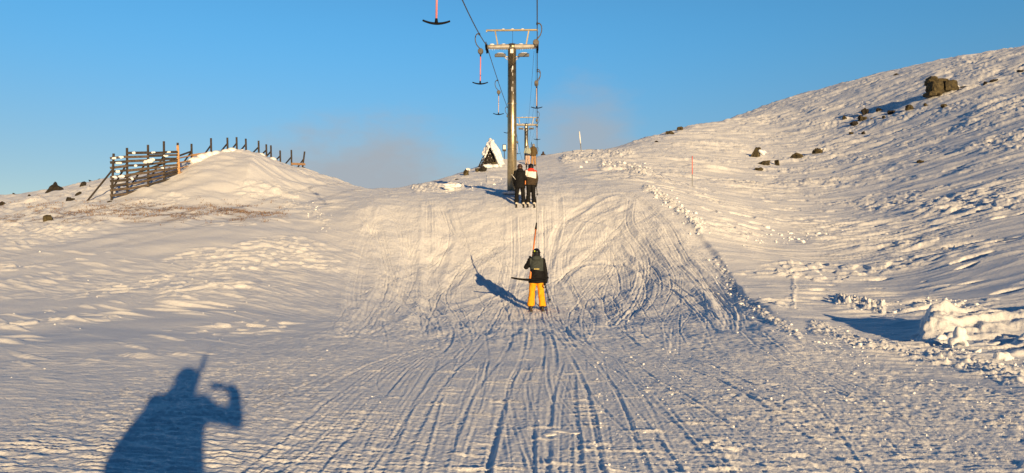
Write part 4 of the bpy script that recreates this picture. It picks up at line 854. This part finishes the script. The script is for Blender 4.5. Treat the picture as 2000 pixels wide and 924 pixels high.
mb = MB(); mb.bar(fp(347, 284, 42.9), fp(351, 357, 42.9), 0.13, 0.05, (0, 1, 0)); o = mb.build('post', LITWOOD, fr); o['label'] = 'orange board with sunlight in its colour'
LV = [((222, 307), (347, 0)), ]
bays = [(0, 1), (1, 2), (2, 3), (3, 4)]
def slat_v(i, r):      # photo row of slat r at post i
    top = [301, 298, 298, 297, 297][i]; bot = [381, 378, 369, 360, 351][i]
    return top + (bot - top) * r / 9.0
rr = random.Random(4)
for a, b in bays:
    for r in range(0 if a >= 1 else 1, 10):
        ua, va, _, Ya = POSTS[a]; ub, vb, _, Yb = POSTS[b]
        p, q = fp(ua - (7 if a == 0 else 1), slat_v(a, r) + rr.uniform(-1.3, 1.3), Ya - 0.09), fp(ub + 1, slat_v(b, r) + rr.uniform(-1.3, 1.3), Yb - 0.09)
        mb = MB(); mb.bar(p, q, rr.uniform(0.11, 0.14), 0.035, (0, 1, 0)); mb.build('slat', OLDWOOD2 if rr.random() < 0.45 else OLDWOOD, fr)
# boards showing along the crest of the drift
for k, (p, q, m) in enumerate([((348, 309, 42.9), (374, 304, 45.2), LITWOOD), ((348, 318, 42.9), (374, 314, 45.2), LITWOOD), ((348, 329, 42.9), (366, 325, 44.4), LITWOOD), ((350, 338, 42.9), (362, 334, 44), LITWOOD), ((374, 304, 45.2), (412, 299, 46), MIDWOOD), ((444, 295, 46.8), (480, 297, 48.6), MIDWOOD), ((480, 299, 48.6), (520, 306, 50.2), MIDWOOD), ((524, 309, 50.6), (547, 318, 52), MIDWOOD), ((569, 320, 53), (596, 321, 54), MIDWOOD), ((576, 328, 53.2), (596, 329, 54), OLDWOOD)]):
    mb = MB(); mb.bar(fp(p[0], p[1], p[2] - 0.09), fp(q[0], q[1], q[2] - 0.09), 0.16, 0.045, (0, 1, 0)); mb.build('slat', m, fr)
mb = MB(); mb.bar(fp(348, 305, 43.1), fp(373, 296, 45.2), 0.05, 0.10, (0, 1, 0)); mb.build('brace', OLDWOOD, fr)
mb = MB(); mb.bar(fp(242, 347, 41.2), fp(345, 310, 43.3), 0.06, 0.12, (0, 1, 0)); mb.build('brace', OLDWOOD, fr)
mb = MB(); r = random.Random(8)
for (u, v, Y, s) in [(238, 307, 40.2, .12), (263, 299, 40.8, .1), (292, 314, 41.3, .22), (286, 316, 41.3, .16), (299, 312, 41.5, .14), (300, 298, 41.6, .1), (324, 305, 42.2, .1), (231, 318, 40.2, .13), (265, 324, 40.8, .1), (237, 344, 40.2, .13), (230, 335, 40.1, .1), (316, 328, 42, .08), (330, 297, 42.4, .08), (222, 309, 39.9, .1), (256, 349, 40.6, .1), (224, 346, 39.9, .11)]:
    for j in range(4): mb.ball(fp(u + r.uniform(-3, 3), v + r.uniform(-1, 1), Y - 0.12), (s * r.uniform(.5, 1), s * .5, s * r.uniform(.35, .6)), 10)
mb.build('snow_clumps', SNOW2, fr, True)['kind'] = 'stuff'
mb = MB(); r = random.Random(9)
for (u, v, Y) in [(410, 301, 45.9), (425, 300, 46.2), (446, 296, 46.7), (452, 294, 47), (488, 299, 48.8), (508, 304, 49.4), (530, 312, 51), (395, 305, 45.5), (383, 311, 45.2), (470, 297, 47.8), (460, 298, 47.2), (500, 303, 49.2)]:
    for j in range(3): mb.ball(fp(u + r.uniform(-5, 5), v + r.uniform(1, 4), Y - 0.15), (r.uniform(.2, .4), .3, r.uniform(.12, .24)), 12)
mb.build('snow_clumps', SNOW2, fr, True)['kind'] = 'stuff'

# ------------------------------------------------------------------ snow-covered wooden lattice pyramid
g0 = at_ground(955, 57); lp = empty('lattice_pyramid', g0, 'pointed wooden lattice frame crusted with snow, left of the near pylon', 'wooden frame'); l0 = Vector(g0)
apex = P(957.5, 276, 57.6) - l0; La = P(929, 338, 56.3) - l0; Ra = P(976, 326, 56.6) - l0; Fa = P(944, 338, 55.2) - l0; Bk = P(962, 330, 59.6) - l0
def lattice(a, l, r, name, n=9):
    mb = MB(); mb.bar(l, a, 0.07, 0.05, (0, 1, 0)); mb.bar(r, a, 0.07, 0.05, (0, 1, 0)); mb.bar(l, r, 0.07, 0.05, (0, 0, 1))
    for k in range(1, n):
        t = k / n; mb.bar(l.lerp(r, t), l.lerp(a, t) if False else r.lerp(a, 1 - t) if False else l.lerp(r, t).lerp(a, 0.0) + (a - l) * (1 - t), 0.035, 0.025, (0, 1, 0))
        mb.bar(l.lerp(r, t), l.lerp(r, t) + (a - r) * t, 0.035, 0.025, (0, 1, 0))
    return mb.build(name, OLDWOOD, lp)
lattice(apex, Fa, Ra, 'lattice_panel', 8); lattice(apex, La, Fa, 'lattice_panel', 6); lattice(apex, Bk, La, 'lattice_panel', 7)
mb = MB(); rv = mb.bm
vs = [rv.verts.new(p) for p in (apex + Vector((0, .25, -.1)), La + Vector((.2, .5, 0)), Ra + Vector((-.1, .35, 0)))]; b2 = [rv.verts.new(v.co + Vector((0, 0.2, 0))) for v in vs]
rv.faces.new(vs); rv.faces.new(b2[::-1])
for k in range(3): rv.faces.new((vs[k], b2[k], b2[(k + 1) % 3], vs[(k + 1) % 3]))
mb.build('dark_inside', ROCKD, lp)  # dark slab put in for the shade inside the frame
mb = MB(); r = random.Random(12)
def crust(pts, rad):
    for (p, q), (ra, rb) in zip(zip(pts[:-1], pts[1:]), zip(rad[:-1], rad[1:])):
        for t in np.linspace(0, 1, 7): c = p.lerp(q, t); s = ra + (rb - ra) * t; mb.ball(c + Vector((r.uniform(-.05, .05), r.uniform(-.08, .08), r.uniform(-.05, .05))), (s * r.uniform(.8, 1.2), s * r.uniform(1, 1.5), s * r.uniform(.8, 1.2)), 10)
pw = lambda u, v, Y: P(u, v, Y) - l0
def band(i0, i1, o0, o1, bulge, n, size, Yc):
    for k in range(n):
        t = (k + 0.5) / n
        for q in (0.0, 0.33, 0.66, 1.0):
            u = (i0[0] + (i1[0] - i0[0]) * t) * (1 - q) + (o0[0] + (o1[0] - o0[0]) * t) * q + bulge * q * math.sin(math.pi * t); v = (i0[1] + (i1[1] - i0[1]) * t) * (1 - q) + (o0[1] + (o1[1] - o0[1]) * t) * q - abs(bulge) * 0.4 * q * math.sin(math.pi * t)
            mb.ball(pw(u, v, Yc + 0.5 * q) + Vector((r.uniform(-.03, .03), r.uniform(-.1, .1), r.uniform(-.03, .03))), (size * r.uniform(.8, 1.25), size * 1.5, size * r.uniform(.8, 1.25)), 10)
band((958.5, 282), (975, 319), (961, 275), (985, 330), 3.0, 14, 0.125, 56.6)
band((955, 286), (947, 307), (955.5, 276), (941.5, 303), -1.5, 9, 0.07, 56.6)
band((945, 326), (978, 323), (944, 333), (986, 335), 0, 10, 0.14, 55.2)
band((956, 279), (960, 279), (956.5, 273), (959.5, 273), 0, 3, 0.11, 57)
for k in range(60):
    t, q = r.random(), r.random(); c_ = Fa.lerp(Ra, t).lerp(apex, q) if k % 2 else La.lerp(Fa, t).lerp(apex, q)
    mb.ball(c_ + Vector((0, -0.03, 0)), (r.uniform(.03, .07), .03, r.uniform(.02, .05)), 6)
mb.fused('snow_crust', SNOW2, lp, 0.04, 2)

# ------------------------------------------------------------------ marker poles and a sign
def marker(u, vt, vb, Y, du, r, parts, label, cat):
    t = P(u - du, vt, Y); b = P(u, vb, Y); g = Hs(b.x, b.y); b.z = min(b.z, g) - 0.2; root = empty('marker_pole', b, label, cat); d = t - b
    for nm, s0, s1, m in parts:
        mb = MB(); mb.tube([d * s0, d * s1], r, 10); mb.build(nm, m, root, True)
    return root
marker(1352, 305, 363, 44.6, 0, 0.024, [('shaft', 0, 0.45, GREYM), ('red_sleeve', 0.45, 1.0, REDM)], 'thin red topped marker pole standing in the snow at the right edge of the run', 'marker pole')
marker(1136, 257, 299, 71, 4.5, 0.045, [('shaft', 0, 0.5, GREYM)], 'leaning white topped marker pole on the skyline right of the lift', 'marker pole')
o = [q for q in bpy.data.objects if q.name.startswith('marker_pole')][-1]; d = P(1131.5, 257, 71) - Vector(o.location); mb = MB(); mb.tube([d * 0.5, d], 0.058, 10); mb.build('white_sleeve', WHITEM, o, True)
s0 = at_ground(985, 62); sg = empty('small_sign', s0, 'small white board in a dark frame just left of the near pylon pole', 'sign'); c = P(985, 289, 62) - Vector(s0)
mb = MB(); mb.tube([(c.x, 0.03, -0.2), (c.x, 0.03, c.z)], 0.03, 8); mb.build('post', BLACKM, sg); mb = MB(); mb.box((c.x, 0, c.z), (0.30, 0.03, 0.56), bev=0.008); mb.build('frame', BLACKM, sg); mb = MB(); mb.box((c.x + 0.01, -0.018, c.z + 0.06), (0.21, 0.012, 0.34)); mb.build('panel', SIGNW, sg)

# ------------------------------------------------------------------ rocks
def rock_mesh(w, dpt, h, seed, pts=22, sub=2, flat=0.72, lo=0.55, hi=1.12, rough=0.22):
    r = random.Random(seed); bm = bmesh.new()
    for k in range(pts):
        v = Vector((r.gauss(0, 1), r.gauss(0, 1), r.gauss(0, 1))).normalized(); s = r.uniform(lo, hi); v = Vector((math.copysign(abs(v.x) ** flat, v.x), math.copysign(abs(v.y) ** flat, v.y), math.copysign(abs(v.z) ** flat, v.z)))
        bm.verts.new((v.x * w / 2 * s, v.y * dpt / 2 * s, v.z * h / 2 * s))
    bmesh.ops.convex_hull(bm, input=bm.verts); bmesh.ops.delete(bm, geom=[v for v in bm.verts if not v.link_faces], context='VERTS')
    bmesh.ops.triangulate(bm, faces=bm.faces); bmesh.ops.subdivide_edges(bm, edges=bm.edges, cuts=sub, use_grid_fill=True)
    co = np.array([v.co for v in bm.verts]); m = min(w, h) * rough
    n1 = fbm(co[:, 0] / (w * .3) + seed, co[:, 2] / (h * .3) + co[:, 1] / (dpt * .3), 90, 3)
    for v, q in zip(bm.verts, n1): v.co += v.co.normalized() * float(q) * m
    bmesh.ops.bevel(bm, geom=[e for e in bm.edges if len(e.link_faces) == 2 and e.calc_face_angle(0) > 0.5], offset=m * 0.2, segments=1, affect='EDGES')
    me = bpy.data.meshes.new('rock'); bm.to_mesh(me); bm.free(); return me
def rock(u, v, wpx, hpx, label, m=ROCK, snow=0, seed=None, Y=None, tilt=0.0, name='rock', cat='rock', group='rocks poking out of the snow'):
    """(u, v) is the middle of the foot of the rock in the photo"""
    g = ground_hit(u, v) if Y is None else at_ground(u, Y); d = g.y; s = d / F; w, h = wpx * s, hpx * s; zs = Hs(g.x, g.y)
    seed = seed if seed is not None else int(u * 7 + v)
    me = rock_mesh(w * 1.05, max(w, h) * 0.9, h * 1.5, seed, pts=14 if wpx < 14 else 22)
    o = link(name, me, m, None, (g.x, g.y, max(zs, g.z - 0.4 * h) + h * 0.12)); o.rotation_euler = (0, tilt, 0)
    tag(o, label, cat, group)
    if snow:
        mb = MB(); r = random.Random(seed + 5)
        for k in range(9): mb.ball((w * (0.28 * snow + r.uniform(-.3, .3)), -w * r.uniform(-.1, .38), h * (0.55 + r.uniform(-.12, .06))), (w * r.uniform(.12, .24), w * r.uniform(.12, .24), h * r.uniform(.10, .18)), 10)
        mb.fused('snow_cap', SNOW2, o, max(0.025, w * 0.03), 3)
    return o
rock(109, 374, 29, 23, 'largest dark boulder on the left skyline, left of the snow fence', ROCKD, 0, 3)
rock(161, 366, 12, 10, 'dark stone on the left skyline midway between the big boulder and the snow fence', ROCKD)
rock(173, 370, 8, 11, 'upright narrow dark stone just right of the midway skyline stone', ROCKD)
rock(194, 352, 10, 6, 'squat dark stone on the skyline nearest the left end of the snow fence', ROCKD)
rock(178, 353, 9, 4, 'low flat stone on the skyline beside the squat stone near the fence', ROCKD)
rock(136, 395, 18, 10, 'wedge shaped dark stone below the skyline stones, left of the leaning fence brace', ROCKD)
rock(152, 385, 15, 10, 'dark stone just above and right of the wedge shaped one', ROCKD)
rock(5, 400, 20, 9, 'slanting dark slab cut by the left edge of the picture', ROCKD, 0, None, None, -0.4)
rock(214, 397, 8, 4, 'tiny flat stone at the foot of the snow fence', ROCKD)
rock(57, 385, 6, 4, 'tiny stone on the snow left of the big skyline boulder', ROCKD)
rock(28, 383, 7, 4, 'tiny stone farthest left on the skyline', ROCKD)
rock(95, 433, 24, 12, 'brown lump on the bare heather at far left', ROCK)
rock(911, 343, 12, 16, 'olive boulder left of the lattice pyramid with snow on its right side', ROCK, 1)
rock(931, 337, 12, 8, 'brown rock under the left foot of the lattice pyramid', ROCK)
rock(943, 336, 18, 11, 'dark slab below the lattice pyramid', ROCKD, 0, None, None, -0.35)
rock(963, 325, 14, 7, 'reddish brown stone right under the lattice pyramid', ROCK)
rock(893, 352, 12, 5, 'low dark stone in the snow at the foot of the pyramid ridge', ROCKD)
# right-hand hillside
rock(1309, 263, 19, 11, 'left one of the two brown rocks on the skyline of the right hill', ROCK)
rock(1328, 257, 16, 8, 'right one of the two brown rocks on the skyline of the right hill', ROCK)
rock(1283, 279, 11, 5, 'small dark stone just below the two skyline rocks', ROCKD)
rock(1749, 146, 14, 4, 'small dark stone high on the skyline of the right hill', ROCKD)
rock(1475, 308, 22, 24, 'large tilted boulder with a snowy face, leftmost in the middle of the hillside', ROCK, 1, 21, None, 0.5)
rock(1554, 313, 24, 13, 'brown boulder between the slabs and the snow capped boulder', ROCK, 0, 8)
rock(1595, 302, 22, 12, 'snow capped olive boulder, rightmost in the middle row', ROCK, 1, 5)
rock(1517, 322, 12, 15, 'upright olive rock at the right end of the flat slab', ROCK, 0, 4)
rock(1494, 322, 26, 8, 'flat brown slab left of the upright olive rock', ROCK, 0, 2, None, -0.35)
rock(1482, 333, 18, 8, 'low olive rock lying below the flat slab', ROCK, 0, 9)
rock(1573, 307, 8, 7, 'small dark stone beside the snow capped boulder', ROCKD)
rock(1650, 236, 10, 10, 'single dark stone left of the big rock cluster on the hillside', ROCK)
rock(1690, 226, 14, 14, 'upper dark rock of the hillside cluster', ROCKD, 0, 17)
rock(1684, 235, 18, 13, 'lower olive rock of the hillside cluster', ROCK, 0, 18)
rock(1668, 247, 16, 8, 'dark rock in the shaded hollow under the hillside cluster', ROCKD)
rock(1663, 262, 13, 6, 'brown stone below the hillside cluster', ROCK)
rock(1686, 263, 9, 10, 'dark upright stone right of the brown stone below the cluster', ROCKD)
rock(1703, 237, 7, 5, 'tiny stone right of the hillside cluster', ROCK)
rock(1726, 233, 7, 9, 'small upright stone in the snow right of the tiny stone', ROCK)
rock(1717, 219, 15, 7, 'dark stone above and right of the hillside cluster', ROCKD)
rock(1742, 224, 18, 7, 'low dark slab further right of the hillside cluster', ROCKD)
rock(1776, 217, 19, 10, 'brown rock midway between the cluster and the big outcrop', ROCK)
rock(1808, 209, 12, 6, 'small brown stone below the big outcrop', ROCK)
rock(1844, 212, 14, 9, 'lichen brown stone directly below the big outcrop', ROCK)
rock(1797, 318, 13, 9, 'brown stone tucked under a ridge of snow low on the hillside', ROCK)
rock(1881, 175, 15, 4, 'thin dark splinter of rock right of the big outcrop', ROCKD)
rock(1924, 167, 10, 7, 'dark stone with a flat tail far right of the outcrop', ROCKD)
rock(1940, 162, 18, 4, 'long thin dark slab at the far right of the hillside', ROCKD, 0, None, None, -0.3)
rock(1993, 143, 14, 5, 'dark stone at the right edge of the picture', ROCKD)
# the big outcrop: three blocks of one ledge
og = at_ground(1842, ground_hit(1842, 189).y); oy = og.y; s = oy / F
oc = empty('rock_outcrop', og, 'big blocky lichen brown rock outcrop high on the right hill', 'rock outcrop')
for nm, du, dv, w, h, sd in (('lower_block', -13, -11, 27, 24, 31), ('lower_block', 16, -15, 29, 21, 32), ('upper_slab', -3, -28, 42, 11, 33), ('upper_slab', -13, -33, 15, 9, 36), ('foot_stone', -22, 0, 20, 8, 35)):
    o = link(nm, rock_mesh(w * s, 26 * s, h * 1.15 * s, sd, 40, 2, 0.34, 0.86, 1.06, 0.09), ROCK, oc, (du * s, (0.3 if nm != 'upper_slab' else 0.9), -dv * s))
mb = MB(); r = random.Random(2)
for k in range(26):
    t = r.random(); mb.ball(((18 + 42 * t) * s, 1.2 + r.uniform(-.4, 1.6), (24 - 19 * t + r.uniform(-3, 2)) * s), (r.uniform(6, 11) * s, r.uniform(7, 14) * s, r.uniform(4, 7) * s), 12)
mb.fused('snow_drift', SNOW2, oc, 0.09, 8)

# ------------------------------------------------------------------ loose blocks of snow at the lower right
def snow_block(u, v, wpx, hpx, label, seed, n=10):
    g = ground_hit(u, v); s = g.y / F; w, h = wpx * s, hpx * s; mb = MB(); r = random.Random(seed)
    for k in range(n): mb.ball((w * r.uniform(-.35, .35), w * r.uniform(-.2, .25), h * r.uniform(-.1, .75)), (w * r.uniform(.14, .26), w * r.uniform(.14, .26), h * r.uniform(.16, .3)), 12)
    o = mb.fused('snow_block', SNOW2, None, 0.022, 2); o.location = (g.x, g.y, Hs(g.x, g.y)); return tag(o, label, 'snow block', 'loose blocks of snow by the broken bank')
snow_block(1873, 686, 34, 40, 'upright lump of snow leaning on the front of the broken snow bank', 3, 12)
snow_block(1836, 675, 26, 12, 'low lump of snow left of the upright one by the snow bank', 4)
snow_block(1964, 716, 38, 18, 'sunlit block of snow at the right edge below the broken bank', 5)
snow_block(1822, 633, 22, 26, 'chunk of snow on the left corner of the broken snow bank', 6)
snow_block(1910, 694, 22, 9, 'small clod of snow right of the upright lump', 7)
snow_block(1096, 847, 84, 6, 'long flat sliver of snow lying on the run in the foreground', 8, 16)
snow_block(883, 372, 40, 14, 'snow bank with a sharp end beside the pylon shadow', 9, 14)

# crumbs of snow, past counting
def crumbs():
    ico = [(0, .526, .851), (0, -.526, .851), (0, .526, -.851), (0, -.526, -.851), (.526, .851, 0), (-.526, .851, 0), (.526, -.851, 0), (-.526, -.851, 0), (.851, 0, .526), (-.851, 0, .526), (.851, 0, -.526), (-.851, 0, -.526)]
    fc = [(0, 1, 8), (0, 8, 4), (0, 4, 5), (0, 5, 9), (0, 9, 1), (1, 9, 7), (1, 7, 6), (1, 6, 8), (8, 6, 10), (8, 10, 4), (4, 10, 2), (4, 2, 5), (5, 2, 11), (5, 11, 9), (9, 11, 7), (3, 2, 10), (3, 10, 6), (3, 6, 7), (3, 7, 11), (3, 11, 2)]
    r = np.random.default_rng(4); pix = []
    def along(pts, n, sp, s0, s1):
        p = smooth_curve(pts, 200); i = r.integers(0, len(p), n); q = p[i] + r.normal(0, sp, (n, 2)) * [1, 0.5]
        for a in q: pix.append((a[0], a[1], s0 + (s1 - s0) * r.random() ** 3))
    along([(1262, 368), (1310, 394), (1350, 430), (1366, 452)], 110, 10, 1, 4.5); along([(1400, 512), (1450, 592), (1560, 657), (1700, 700)], 130, 14, 1, 4); along([(1545, 512), (1551, 612)], 4, 7, 1, 2.5); along([(1630, 592), (1760, 612)], 60, 10, 1, 4)
    along([(1600, 645), (1760, 690), (1990, 742)], 110, 16, 0.8, 3.2); along([(1800, 600), (1860, 598), (1950, 620)], 60, 8, 1.5, 5); along([(1830, 670), (1880, 695), (1990, 730)], 90, 9, 1.5, 6)
    along([(560, 400), (610, 410), (640, 440)], 40, 14, 0.8, 2.2); along([(1120, 310), (1200, 315), (1260, 335)], 120, 16, 1, 4); along([(800, 372), (900, 368), (980, 352)], 60, 10, 0.8, 3); along([(1450, 470), (1560, 460), (1700, 470)], 80, 16, 1, 5); along([(1620, 250), (1700, 225), (1800, 200)], 120, 14, 1, 5); along([(1480, 330), (1560, 305), (1620, 290)], 60, 10, 1, 4)
    for k in range(700): pix.append((r.uniform(1150, 2000), r.uniform(680, 924), 0.8 + 2.6 * r.random() ** 4))
    for k in range(160): pix.append((r.uniform(0, 2000), r.uniform(600, 924), 0.6 + 1.8 * r.random() ** 5))
    for k in range(70): pix.append((r.uniform(0, 700), r.uniform(480, 680), 0.6 + 1.6 * r.random() ** 4))
    px = np.array(pix); w = []; keep = []
    for a in range(0, len(px), 100):
        for j, (u, v, s) in enumerate(px[a:a + 100]):
            q = pix_to_world([(u, v)])
            if len(q): w.append((q[0][0], q[0][1], s * q[0][1] / F))
    w = np.array(w); z = H(w[:, 0], w[:, 1]); V = []; Fc = []; I0 = np.array(ico); F0 = np.array(fc)
    for k in range(len(w)):
        sc = w[k, 2] * r.uniform(.6, 1.3, 3) * [1.1, 1, .8]; V.append(I0 * sc * r.uniform(.75, 1.2, (12, 1)) + [w[k, 0], w[k, 1], z[k] + w[k, 2] * 0.25]); Fc.append(F0 + 12 * k)
    me = bpy.data.meshes.new('snow_crumbs'); me.from_pydata(np.vstack(V).tolist(), [], np.vstack(Fc).tolist()); return me
tag(link('snow_crumbs', crumbs(), SNOW2), 'loose crumbs and clods of snow strewn over the run and its edges', 'snow crumbs', None, 'stuff')
def heather():
    r = np.random.default_rng(6); pts = []
    for k in range(1500):
        u = r.uniform(-20, 560); v = 402 + 0.018 * (u - 250) + r.normal(10, 10)
        if pn(np.array([u / 60.0]), np.array([v / 9.0]), 88)[0] > -0.1: pts.append((u, v))
    V = []; Fc = []
    q = []
    for i in range(0, len(pts), 200): q.extend(pix_to_world(pts[i:i + 200]))
    q = np.array(q); z = H(q[:, 0], q[:, 1])
    for k in range(len(q)):
        for j in range(5):
            a = r.uniform(0, 6.28); hh = r.uniform(.03, .10); lean = r.normal(0, .05, 2); o = r.normal(0, .09, 2); b = len(V); w = 0.012
            V += [(q[k, 0] + o[0] - w * math.cos(a), q[k, 1] + o[1] - w * math.sin(a), z[k] - .02), (q[k, 0] + o[0] + w * math.cos(a), q[k, 1] + o[1] + w * math.sin(a), z[k] - .02), (q[k, 0] + o[0] + lean[0], q[k, 1] + o[1] + lean[1], z[k] + hh)]; Fc.append((b, b + 1, b + 2))
    me = bpy.data.meshes.new('dry_heather'); me.from_pydata(V, [], Fc); return me
tag(link('dry_heather', heather(), HEATHM), 'dry brown heather showing through thin snow below the fence', 'heather', None, 'stuff')
